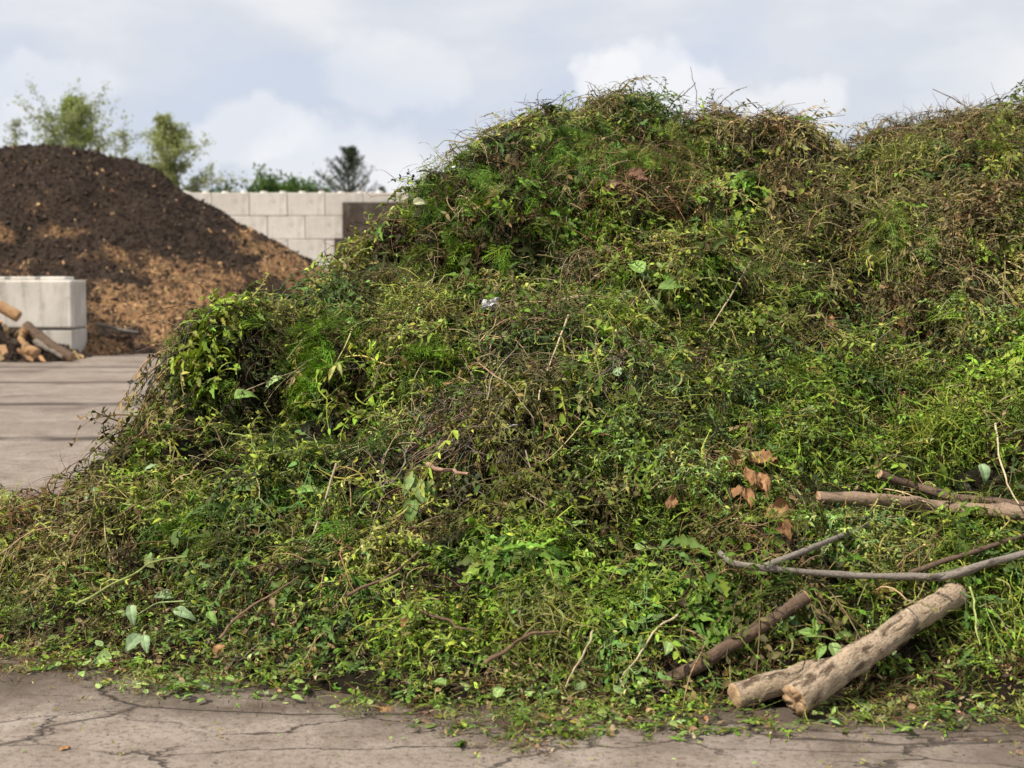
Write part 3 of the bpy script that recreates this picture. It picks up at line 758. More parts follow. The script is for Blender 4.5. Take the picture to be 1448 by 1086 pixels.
# ------------------------------------------------------------------ THE GREEN HEAP
heap = empty('green_waste_heap', (1.0, 7.5, 0))
tag(heap, 'huge heap of wilting green garden waste filling the concrete yard', 'heap')
def to_local(o, parent):
    o.parent = parent; o.matrix_parent_inverse = Matrix.Translation(parent.location).inverted(); return o
def grid_obj(name, fld, mat, parent, zmin=-.06, cols=None):
    ny, nx = fld.Z.shape
    idx = np.arange(ny * nx).reshape(ny, nx)
    a, b, c, d = idx[:-1, :-1], idx[:-1, 1:], idx[1:, 1:], idx[1:, :-1]
    zq = np.maximum(np.maximum(fld.Z[:-1, :-1], fld.Z[:-1, 1:]), np.maximum(fld.Z[1:, 1:], fld.Z[1:, :-1]))
    k = (zq > zmin).ravel()
    t = np.concatenate([np.c_[a.ravel(), b.ravel(), c.ravel()][k], np.c_[a.ravel(), c.ravel(), d.ravel()][k]])
    v = np.c_[fld.X.ravel(), fld.Y.ravel(), np.maximum(fld.Z.ravel(), zmin)]
    use = np.unique(t); mp = np.zeros(len(v), int); mp[use] = np.arange(len(use))
    o = mesh_obj(name, v[use], mp[t], mat, None, cols[use] if cols is not None else None)
    return to_local(o, parent)
grid_obj('soil_core', HEAP, M_CORE, heap)

# where each material lies in the heap: spots found on the heap's surface
KINDS = ['sprig_green', 'sprig_yellow', 'sprig_teal', 'sprig_olive', 'sprig_brown', 'feather', 'feather_dull', 'feather_dark', 'strand_green', 'strand_yellow', 'strand_olive', 'strand_dark',
         'root_brown', 'root_grey', 'root_straw', 'root_dark', 'lobed_teal', 'lobed_green', 'lobed_fresh', 'broad_pale', 'broad_green', 'dead', 'curl_green', 'curl_fresh', 'curl_olive', 'curl_grey']
BASE = dict(sprig_green=1.1, sprig_yellow=.9, sprig_teal=.45, sprig_olive=.7, sprig_brown=.3, feather=.35, feather_dull=.45, feather_dark=.3, strand_green=.5, strand_yellow=.65, strand_olive=.6, strand_dark=.25,
            root_brown=.35, root_grey=.25, root_straw=.5, root_dark=.2, lobed_teal=.3, lobed_green=.35, lobed_fresh=.25, broad_pale=.12, broad_green=.16, dead=.10, curl_green=1.5, curl_fresh=1.1, curl_olive=.9, curl_grey=.5)
BLOBS = [  # photo x, y, radius x, radius y, kind, weight
    (690, 300, 120, 55, 'feather', 6), (800, 250, 110, 45, 'feather_dark', 6), (860, 215, 90, 35, 'feather_dull', 5), (640, 370, 80, 40, 'feather', 5),
    (560, 440, 110, 40, 'feather', 4), (500, 520, 110, 70, 'feather', 3), (420, 590, 90, 60, 'feather', 3), (330, 700, 80, 50, 'feather', 2.5), (320, 780, 100, 45, 'feather', 5), (240, 900, 70, 30, 'feather', 6),
    (230, 470, 60, 30, 'feather', 9), (195, 520, 30, 60, 'feather_dark', 9), (480, 640, 60, 90, 'feather_dark', 3), (1390, 460, 80, 30, 'feather', 5), (560, 280, 70, 40, 'feather_dark', 4), (1090, 690, 40, 18, 'feather', 12),
    (560, 350, 70, 55, 'root_brown', 8), (520, 380, 50, 40, 'sprig_brown', 4), (730, 250, 80, 50, 'root_dark', 5), (740, 230, 80, 40, 'sprig_brown', 3), (600, 290, 80, 20, 'root_straw', 5),
    (885, 262, 55, 22, 'root_brown', 16), (885, 262, 50, 20, 'dead', 8), (950, 290, 60, 30, 'root_brown', 4), (850, 380, 80, 30, 'root_straw', 5), (700, 640, 55, 60, 'root_grey', 12), (600, 760, 60, 60, 'root_dark', 14), (600, 700, 60, 40, 'root_grey', 5),
    (1080, 760, 60, 50, 'root_brown', 8), (1080, 740, 60, 60, 'dead', 3), (970, 700, 40, 60, 'root_brown', 5), (760, 900, 80, 40, 'root_brown', 4), (900, 360, 150, 14, 'root_brown', 5),
    (1330, 200, 160, 60, 'root_brown', 3), (1390, 330, 90, 90, 'sprig_brown', 4), (1120, 250, 120, 60, 'sprig_brown', 3), (1120, 220, 140, 50, 'root_dark', 3), (1300, 350, 160, 60, 'root_straw', 3), (1080, 230, 160, 70, 'sprig_olive', 4), (1080, 230, 160, 70, 'strand_olive', 3), (1350, 250, 140, 120, 'sprig_olive', 6), (1350, 270, 140, 150, 'strand_olive', 5), (1240, 200, 80, 30, 'root_brown', 4), (1200, 330, 120, 90, 'strand_yellow', 4), (1200, 420, 160, 60, 'root_straw', 3),
    (1300, 420, 150, 40, 'strand_olive', 5), (1180, 800, 70, 60, 'strand_olive', 12), (1150, 400, 150, 80, 'feather_dull', 3), (1060, 310, 60, 50, 'feather_dull', 5),
    (1380, 190, 90, 50, 'sprig_brown', 4), (1380, 190, 90, 50, 'root_dark', 3), (1250, 560, 220, 110, 'curl_green', 3), (830, 790, 140, 100, 'curl_green', 6), (800, 760, 120, 90, 'curl_fresh', 5), (960, 560, 120, 90, 'curl_grey', 4), (450, 560, 160, 120, 'curl_fresh', 4), (250, 720, 200, 110, 'curl_fresh', 4), (1320, 880, 140, 100, 'curl_green', 4), (1090, 250, 160, 90, 'curl_olive', 4), (1350, 260, 140, 140, 'curl_olive', 5), (640, 250, 90, 90, 'curl_fresh', 3), (1250, 420, 200, 80, 'curl_olive', 2),
    (800, 790, 110, 80, 'lobed_green', 4), (780, 760, 90, 70, 'lobed_fresh', 4), (820, 820, 110, 60, 'sprig_teal', 3), (1100, 560, 130, 60, 'lobed_teal', 5), (960, 540, 90, 50, 'sprig_teal', 5), (960, 440, 110, 40, 'lobed_green', 4), (1040, 480, 60, 40, 'lobed_fresh', 4),
    (420, 560, 50, 40, 'lobed_teal', 5), (1290, 600, 150, 70, 'strand_green', 4), (1290, 600, 150, 70, 'sprig_green', 3), (1320, 880, 130, 90, 'strand_green', 5), (1320, 880, 130, 90, 'lobed_green', 4), (1300, 770, 60, 40, 'lobed_green', 8),
    (1030, 890, 90, 60, 'lobed_green', 5), (870, 890, 80, 60, 'sprig_green', 4), (480, 900, 150, 50, 'lobed_teal', 5), (560, 930, 150, 40, 'lobed_green', 4), (250, 850, 90, 40, 'broad_pale', 4), (250, 840, 120, 50, 'sprig_teal', 2), (900, 420, 60, 30, 'broad_pale', 5), (380, 550, 40, 30, 'broad_pale', 4),
    (130, 770, 130, 80, 'sprig_olive', 3), (60, 720, 90, 50, 'sprig_brown', 5), (60, 720, 90, 50, 'root_brown', 4), (200, 700, 120, 60, 'broad_green', 2), (140, 620, 60, 40, 'sprig_brown', 5), (330, 500, 90, 40, 'root_dark', 4), (330, 520, 90, 40, 'sprig_brown', 2),
    (900, 160, 160, 25, 'sprig_olive', 4), (740, 165, 60, 25, 'sprig_yellow', 4), (1110, 175, 80, 25, 'root_dark', 7), (640, 210, 70, 60, 'sprig_green', 4), (760, 500, 120, 60, 'strand_yellow', 3), (720, 480, 120, 40, 'root_straw', 4), (780, 560, 120, 60, 'sprig_olive', 2)]
PROT = []; PSET = {}
def reg(kind, fn, arg, n):
    PSET[kind] = (len(PROT), n)
    for _ in range(n): PROT.append(fn(arg))
reg('sprig_green', proto_sprig, 'green', 7); reg('sprig_yellow', proto_sprig, 'yellow', 6); reg('sprig_teal', proto_sprig, 'teal', 5); reg('sprig_olive', proto_sprig, 'olive', 6); reg('sprig_brown', proto_sprig, 'brown', 4)
reg('feather', proto_feather, 'green', 5); reg('feather_dull', proto_feather, 'dull', 4); reg('feather_dark', proto_feather, 'dark', 4)
for k in ('green', 'yellow', 'olive', 'dark'): reg('strand_' + k, proto_strands, k, 5)
for k in ('brown', 'grey', 'straw', 'dark'): reg('root_' + k, proto_roots, k, 5)
for k in ('teal', 'green', 'fresh'): reg('lobed_' + k, proto_lobed, k, 5)
reg('broad_pale', proto_broad, 'pale', 5); reg('broad_green', proto_broad, 'green', 5)
PSET['dead'] = (len(PROT), 6); PROT += [proto_dead(k) for k in ('rust', 'rust', 'brown', 'brown', 'tan', 'tan')]
for k in ('green', 'fresh', 'olive', 'grey'): reg('curl_' + k, proto_curl, k, 6)
NPROT = len(PROT)

def facing(pos, nrm):
    v = unit(np.array([0, 0, CAM_H]) - pos); return np.sum(v * nrm, -1)

def kind_weights(pos, px, py, only=None):
    n = len(pos); W = np.zeros((n, len(KINDS)))
    for i, k in enumerate(KINDS):
        f = fbm(pos[:, 0] * 1.6 + i * 7.3, (pos[:, 1] + pos[:, 2]) * 1.6 - i * 3.1, 100 + i, 3)
        W[:, i] = BASE[k] * np.exp(5.4 * f)
    if only: W *= np.array([only.get(k, 0) for k in KINDS])[None]
    for bx, by, rx, ry, k, wt in BLOBS:
        if only: break
        d = ((px - bx) / rx) ** 2 + ((py - by) / ry) ** 2
        W[:, KINDS.index(k)] += wt * 4.6 * np.exp(-d * 1.1)
    return W

def scatter_heap(n_try, lift=(0, .05), clump=True, only=None):
    x = rng.uniform(-4.6, 6.6, n_try); y = rng.uniform(4.4, 13.5, n_try); z = HEAP.h(x, y)
    g = np.hypot(HEAP._s(HEAP.gx, x, y), HEAP._s(HEAP.gy, x, y)); area = np.minimum(np.sqrt(1 + g * g), 3.5) / 3.5
    pos = np.c_[x, y, z]; nrm = HEAP.normal(x, y)
    px, py = proj(pos)
    fc = facing(pos, nrm); back = (fc < -.12) & (y > 7.6)
    out = (px < -160) | (px > 1620)
    w = area * np.where(back, .22, 1) * np.where(out, .35, 1)
    w *= np.clip(.55 + y / 14, .8, 1.1)
    if clump:
        w *= np.clip(.47 + 2.7 * fbm(x * 4.2, y * 4.2 + z * 3.2, 77, 3), .06, 1.2)
    keep = (z > .012) & (rng.random(n_try) < w)
    pos, nrm, px, py = pos[keep], nrm[keep], px[keep], py[keep]
    n = len(pos); W = kind_weights(pos, px, py, only)
    W = np.cumsum(W, 1); u = rng.random(n) * W[:, -1]
    kid = (W < u[:, None]).sum(1)
    st = np.array([PSET[k][0] for k in KINDS]); ct = np.array([PSET[k][1] for k in KINDS])
    pid = st[kid] + (rng.random(n) * ct[kid]).astype(int)
    t = rng.normal(0, 1, (n, 3)); down = np.c_[nrm[:, 0], nrm[:, 1], np.zeros(n)] * .9 + np.array([0, 0, -.45])
    d = unit(t - nrm * np.sum(t * nrm, 1)[:, None]) + down * rng.uniform(0, 1.5, n)[:, None] + nrm * (rng.uniform(-.2, .34, n) - .22 * np.clip((pos[:, 2] - 2.0) / .5, 0, 1))[:, None]
    zz = nrm + rng.normal(0, .35, (n, 3)) + np.array([0, 0, .3])
    sc = rng.uniform(.95, 1.65, n) * np.where(rng.random(n) < .08, 1.2, 1)
    low = np.clip((pos[:, 2] + .05) / .3, .45, 1); sc = sc * low
    p = pos + nrm * rng.uniform(lift[0], lift[1], n)[:, None] * low[:, None]
    tint = np.clip(np.where(rng.random((n, 1)) < .33, .58, 1.04) + rng.normal(0, .2, (n, 1)) + .35 * fbm(pos[:, 0] * 2.4, (pos[:, 1] + pos[:, 2]) * 2.4, 91, 3)[:, None] + rng.normal(0, .05, (n, 3)), .4, 1.8)
    return pid, p, basis(d, zz), sc, tint

import os as _os
DENS = float(_os.environ.get('DENS', '1'))
def clear_of(pos, keep=.10):
    ok = np.ones(len(pos), bool)
    for pts, rad in EXC:
        rad = rad * .85
        lo = pts.min(0) - rad - .1; hi = pts.max(0) + rad + .1
        m = np.nonzero(np.all((pos > lo - .15) & (pos < hi + .15), 1))[0]
        if not len(m): continue
        # distance measured across the line of sight as well as straight
        q = pos[m]; vp = pts - np.array([0, 0, CAM_H])
        dist = np.full(len(m), 9.)
        for k in range(len(pts)):
            ax = unit(vp[k]); dd = q - pts[k]; along = dd @ ax; perp = np.linalg.norm(dd - along[:, None] * ax, axis=1)
            dist = np.minimum(dist, np.where((along > -.32) & (along < .045), perp, 9))
        ok[m[(dist < rad) & (rng.random(len(m)) > keep)]] = False
    return ok
pid, p, R, sc, tint = scatter_heap(int(105000 * DENS), (-.01, .07))
# dumped clods: dense mats of one or two kinds, each standing proud of the slope and drooping over its lower edge
def scatter_clods(nc):
    xc = rng.uniform(-3.2, 5.2, nc * 3); yc = rng.uniform(4.9, 10.4, nc * 3); zc = HEAP.h(xc, yc); pc = np.c_[xc, yc, zc]; nc_ = HEAP.normal(xc, yc)
    px, py = proj(pc); k = np.nonzero((zc > .18) & (facing(pc, nc_) > 0) & (px > -80) & (px < 1540))[0][:nc]
    pc, nc_, px, py = pc[k], nc_[k], px[k], py[k]
    W = kind_weights(pc, px, py); W[:, [KINDS.index(q) for q in ('broad_pale', 'dead', 'broad_green')]] *= .2
    W[:, [KINDS.index(q) for q in ('root_brown', 'root_grey', 'root_dark', 'root_straw', 'sprig_brown', 'strand_dark', 'feather', 'feather_dark')]] *= .30
    W[:, [KINDS.index(q) for q in ('curl_green', 'curl_fresh', 'curl_grey', 'sprig_green', 'sprig_yellow', 'curl_olive')]] *= 1.5
    P_, Nn_, K_, T_, B_ = [], [], [], [], []
    for i in range(len(pc)):
        w = W[i] / W[i].sum(); k1, k2 = rng.choice(len(KINDS), 2, p=w)
        n = int(rng.integers(60, 150)); a, b = U(.16, .36), U(.11, .24); th = U(.05, .13)
        r = np.sqrt(rng.random(n)); ph = rng.random(n) * 6.283; u = r * np.cos(ph) * a; v = r * np.sin(ph) * b
        side = unit(np.cross([0, 0, 1.], nc_[i])); upv = np.cross(nc_[i], side); rot = rng.normal(0, .4)
        e1 = side * math.cos(rot) + upv * math.sin(rot); e2 = -side * math.sin(rot) + upv * math.cos(rot)
        q = pc[i] + e1 * u[:, None] + e2 * v[:, None]
        z0 = HEAP.h(q[:, 0], q[:, 1]); q[:, 2] = np.maximum(q[:, 2] * .45 + z0 * .55, z0)
        q = q + (nc_[i] * .8 + np.array([0, -.25, .1])) * (th * (1 - r ** 3) * rng.uniform(.3, 1, n))[:, None]
        P_.append(q); B_.append(np.tile(nc_[i], (n, 1))); K_.append(np.where(rng.random(n) < .72, k1, k2)); T_.append(np.full(n, np.clip(rng.normal(1.0, .28), .5, 1.6)))
    pos = np.concatenate(P_); nrm = np.concatenate(B_); kid = np.concatenate(K_); tn = np.concatenate(T_); n = len(pos)
    st = np.array([PSET[k][0] for k in KINDS]); ct = np.array([PSET[k][1] for k in KINDS]); pid = st[kid] + (rng.random(n) * ct[kid]).astype(int)
    t = rng.normal(0, 1, (n, 3)); down = np.c_[nrm[:, 0], nrm[:, 1], np.zeros(n)] * .9 + np.array([0, 0, -.6])
    d = unit(t - nrm * np.sum(t * nrm, 1)[:, None]) + down * rng.uniform(.1, 1.7, n)[:, None] + nrm * rng.uniform(-.1, .35, n)[:, None]
    zz = nrm + rng.normal(0, .35, (n, 3)) + np.array([0, 0, .3])
    tint = np.clip(tn[:, None] * np.where(rng.random((n, 1)) < .28, .55, 1.05) + rng.normal(0, .17, (n, 1)) + rng.normal(0, .04, (n, 3)), .35, 1.9)
    return pid, pos, basis(d, zz), rng.uniform(.8, 1.35, n), tint
c_ = scatter_clods(185)
# a flat matted layer of old, browned trimmings lies under the fresh ones, tinted darker to paint shade into the gaps
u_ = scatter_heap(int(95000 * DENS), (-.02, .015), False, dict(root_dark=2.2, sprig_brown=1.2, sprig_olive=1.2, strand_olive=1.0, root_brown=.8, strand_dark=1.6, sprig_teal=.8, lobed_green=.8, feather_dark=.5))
gap_shade = np.array([.27, .25, .21])
pid, p, R, sc, tint = [np.concatenate([a, b, c]) for a, b, c in zip((pid, p, R, sc, tint), (u_[0], u_[1], u_[2], u_[3] * .8, u_[4] * gap_shade), c_)]
ok = clear_of(p); pid, p, R, sc, tint = pid[ok], p[ok], R[ok], sc[ok], tint[ok]
dry0 = PSET['root_brown'][0]; dry1 = PSET['root_dark'][0] + PSET['root_dark'][1]
isdry = ((pid >= dry0) & (pid < dry1)) | ((pid >= PSET['dead'][0]) & (pid < PSET['curl_green'][0]))
isf = (pid >= PSET['feather'][0]) & (pid < PSET['strand_green'][0])
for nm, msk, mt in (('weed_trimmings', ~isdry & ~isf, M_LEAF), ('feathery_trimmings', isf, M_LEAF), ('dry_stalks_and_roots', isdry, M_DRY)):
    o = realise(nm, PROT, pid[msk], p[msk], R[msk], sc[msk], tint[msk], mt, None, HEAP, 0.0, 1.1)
    to_local(o, heap); o['kind'] = 'stuff'
    print(nm, msk.sum(), len(o.data.polygons))
# ------------------------------------------------------------------ LITTER ON THE GROUND ROUND THE FOOT OF THE HEAP
PSET['bits'] = (len(PROT), 12); PROT += [proto_bits('') for _ in range(12)]
def scatter_litter(n_try):
    x = rng.uniform(-4.5, 6, n_try); y = rng.uniform(3.7, 8.5, n_try); z = HEAP.h(x, y)
    edge_n = fbm(x * 2.2, y * 2.2, 301, 4)
    d = z + .15 * edge_n + .05 * fbm(x * 7, y * 7, 303, 3)
    pr = np.where(z > 0, np.clip(1 - (z - .12) / .25, 0, 1), np.clip(np.exp((d + .02) / .045), 0, 1)) + .022
    pr *= np.clip(.75 + .9 * fbm(x * 6, y * 6, 305, 2), .1, 1.2)
    keep = rng.random(n_try) < pr; x, y, z = x[keep], y[keep], np.maximum(z[keep], 0); n = len(x); far = pr[keep] < .10
    u = rng.random(n)
    kinds = np.where(u < .36, PSET['bits'][0], np.where(u < .42, PSET['dead'][0], np.where(u < .49, PSET['root_brown'][0], np.where(u < .54, PSET['root_dark'][0], np.where(u < .62, PSET['lobed_green'][0], np.where(u < .70, PSET['lobed_teal'][0], np.where(u < .77, PSET['broad_pale'][0], np.where(u < .84, PSET['broad_green'][0], np.where(u < .92, PSET['sprig_green'][0], PSET['strand_yellow'][0])))))))))
    cnt = np.where(kinds == PSET['bits'][0], 12, 5); kinds = np.where(far, PSET['bits'][0], kinds)
    pid = kinds + (rng.random(n) * cnt).astype(int)
    pos = np.c_[x, y, z + rng.uniform(0, .022, n)]
    nrm = HEAP.normal(x, y); nrm[z <= 0] = (0, 0, 1)
    t = rng.normal(0, 1, (n, 3)); t[:, 2] *= .15; d_ = unit(t) + np.array([0, 0, .02])
    sc = rng.uniform(.5, .95, n) * np.where(far, .6, 1) * np.where(kinds == PSET['bits'][0], 1.1, .8)
    R = basis(d_, nrm + rng.normal(0, .12, (n, 3)))
    R[:, 2, :] *= np.where(kinds == PSET['bits'][0], 1.0, .65)[:, None]
    tint = np.clip(1 + rng.normal(0, .22, (n, 1)) + rng.normal(0, .05, (n, 3)), .4, 1.7)
    return pid, pos, R, sc, tint, z > 0
pid, p, R, sc, tint, onh = scatter_litter(int(75000 * DENS))
ok = clear_of(p)
on_ = onh & ok; off_ = ~onh & ok
o = realise('leaf_scraps', PROT, pid[on_], p[on_], R[on_], sc[on_], tint[on_], M_LEAF, None, HEAP, 0.0); to_local(o, heap); o['kind'] = 'stuff'
class Flat:
    def h(self, x, y): return np.zeros(np.shape(x))
o = realise('leaf_litter', PROT, pid[off_], p[off_], R[off_], sc[off_], tint[off_], M_LEAF, None, Flat()); tag(o, 'scattered chopped leaves and stems on the concrete around the foot of the heap', kind='stuff')
print('litter', on_.sum(), off_.sum())
n = 9000
gx_, gy_ = rng.uniform(-5.5, 5.5, n), 3.3 + rng.random(n) ** 1.6 * 17
kp = HEAP.h(gx_, gy_) < -.02; gx_, gy_ = gx_[kp], gy_[kp]; kp = rng.random(len(gx_)) < np.clip(.45 + 1.3 * fbm(gx_ * 1.1, gy_ * 1.1, 401, 3), .05, 1); gx_, gy_ = gx_[kp], gy_[kp]; n = len(gx_)
gs = rng.uniform(.003, .012, n) * np.where(rng.random(n) < .06, 1.8, 1)
gc = np.array([[.10, .07, .05], [.05, .035, .025], [.22, .18, .14], [.20, .15, .07]])[rng.integers(0, 4, n)] * rng.uniform(.7, 1.3, (n, 1))
gd = rng.normal(0, 1, (n, 3)); gd[:, 2] *= .2
o = realise('yard_grit', chip_protos(6), rng.integers(0, 6, n), np.c_[gx_, gy_, gs * .08], basis(gd, np.tile([0, 0, 1.], (n, 1)) + rng.normal(0, .2, (n, 3))), gs, gc, M_DRY, None, Flat())
tag(o, 'fine grit, crumbs of soil and bark specks strewn over the concrete yard', kind='stuff')
#ENDFOLIAGE

# ------------------------------------------------------------------ SKY, SUN, CAMERA
SUN_EL, SUN_AZ = math.radians(51), math.radians(-58)      # azimuth: 0 = straight behind the camera, negative = to its left
sd = np.array([math.cos(SUN_EL) * math.sin(SUN_AZ), -math.cos(SUN_EL) * math.cos(SUN_AZ), math.sin(SUN_EL)])   # towards the sun
w = bpy.data.worlds.new('World'); scene.world = w; w.use_nodes = True
nt = w.node_tree; bg = nt.nodes['Background']; bg.inputs[1].default_value = .083
sky = N(nt, 'ShaderNodeTexSky', sky_type='NISHITA', sun_disc=False, sun_elevation=SUN_EL, sun_rotation=math.atan2(sd[0], sd[1]), dust_density=1.6)
geo = nt.nodes.new('ShaderNodeTexCoord'); sep = nt.nodes.new('ShaderNodeSeparateXYZ'); nt.links.new(geo.outputs['Generated'], sep.inputs[0])
# clouds: a broken layer, stretched along the horizon
zc = math_(nt, 'ADD', math_(nt, 'MAXIMUM', sep.outputs[2], 0.0), .16)
cx = math_(nt, 'DIVIDE', sep.outputs[0], zc); cy = math_(nt, 'DIVIDE', sep.outputs[1], zc)
cmb = nt.nodes.new('ShaderNodeCombineXYZ'); nt.links.new(cx, cmb.inputs[0]); nt.links.new(cy, cmb.inputs[1])
n1 = noise(nt, cmb.outputs[0], .9, 6, .52, .25)
cover = ramp(nt, n1, [(.34, 0), (.58, 1)])
mp = N(nt, 'ShaderNodeMapping'); mp.inputs['Scale'].default_value = (1, 1, 2.3); mp.inputs['Location'].default_value = (3.4, 1.2, .3); nt.links.new(geo.outputs['Generated'], mp.inputs[0])
n2 = noise(nt, mp.outputs[0], 4.2, 7, .5, .15)
cloudcol = ramp(nt, n2, [(.36, (6.2, 6.75, 7.9)), (.47, (7.1, 7.35, 7.95)), (.58, (8.5, 8.55, 8.7))])
col = mixc(nt, math_(nt, 'ADD', math_(nt, 'MULTIPLY', cover, .15), .82), sky.outputs[0], cloudcol)
# heaps of brighter cumulus low over the yard
def puff(px, py, r, amp):
    global col
    d = unit(P(px, py, 100.) - np.array([0, 0, CAM_H]))
    vm = N(nt, 'ShaderNodeVectorMath', operation='DISTANCE'); vm.inputs[1].default_value = tuple(d)
    nz = N(nt, 'ShaderNodeTexNoise', i_Scale=26.0, i_Detail=5.0, i_Roughness=.55); nt.links.new(geo.outputs['Generated'], nz.inputs['Vector'])
    va = N(nt, 'ShaderNodeVectorMath', operation='MULTIPLY_ADD'); va.inputs[1].default_value = (.055,) * 3; nt.links.new(nz.outputs['Color'], va.inputs[0])
    off = N(nt, 'ShaderNodeVectorMath', operation='ADD'); off.inputs[1].default_value = (-.0275,) * 3; nt.links.new(geo.outputs['Generated'], off.inputs[0]); nt.links.new(off.outputs[0], va.inputs[2])
    sc_ = N(nt, 'ShaderNodeVectorMath', operation='SUBTRACT'); sc_.inputs[1].default_value = tuple(d); nt.links.new(va.outputs[0], sc_.inputs[0])
    st = N(nt, 'ShaderNodeVectorMath', operation='MULTIPLY'); st.inputs[1].default_value = (1, 1, 1.7); nt.links.new(sc_.outputs[0], st.inputs[0])
    ln = N(nt, 'ShaderNodeVectorMath', operation='LENGTH'); nt.links.new(st.outputs[0], ln.inputs[0])
    mr = N(nt, 'ShaderNodeMapRange', interpolation_type='SMOOTHSTEP'); mr.inputs[1].default_value = r; mr.inputs[2].default_value = r * .62; nt.links.new(ln.outputs['Value'], mr.inputs[0])
    col = mixc(nt, math_(nt, 'MULTIPLY', mr.outputs[0], amp), col, (9.3, 9.3, 9.35))
for a in ((905, 120, .058, .55), (850, 110, .032, .5), (1120, 150, .046, .5), (990, 150, .05, .4), (60, 215, .06, .35), (70, 120, .05, .3), (360, 190, .05, .4), (470, 235, .07, .4), (560, 100, .06, .3), (1380, 110, .05, .2)): puff(*a)
nt.links.new(col, bg.inputs[0])
L = bpy.data.lights.new('sun', 'SUN'); L.energy = 5.0; L.angle = math.radians(.6); L.color = (1, .935, .83)
lo = bpy.data.objects.new('sun', L); COL.objects.link(lo); lo.rotation_euler = Vector(-sd).to_track_quat('-Z', 'Y').to_euler(); lo.location = (0, 0, 30)
cd = bpy.data.cameras.new('camera'); cam = bpy.data.objects.new('camera', cd); COL.objects.link(cam); scene.camera = cam
cam.location = (0, 0, CAM_H); cam.rotation_euler = (PI / 2 - TH, 0, 0)
cd.lens = 50; cd.sensor_width = 36; cd.clip_end = 5000; cd.clip_start = .05
cd.dof.use_dof = True; cd.dof.focus_distance = 6.6; cd.dof.aperture_fstop = 3.0
scene.view_settings.view_transform = 'Standard'; scene.view_settings.look = 'None'; scene.view_settings.exposure = 0.36; scene.view_settings.gamma = 1
scene.cycles.use_denoising = True; scene.cycles.max_bounces = 6; scene.cycles.diffuse_bounces = 3; scene.cycles.transmission_bounces = 3; scene.cycles.glossy_bounces = 2
scene.cycles.sample_clamp_indirect = 6

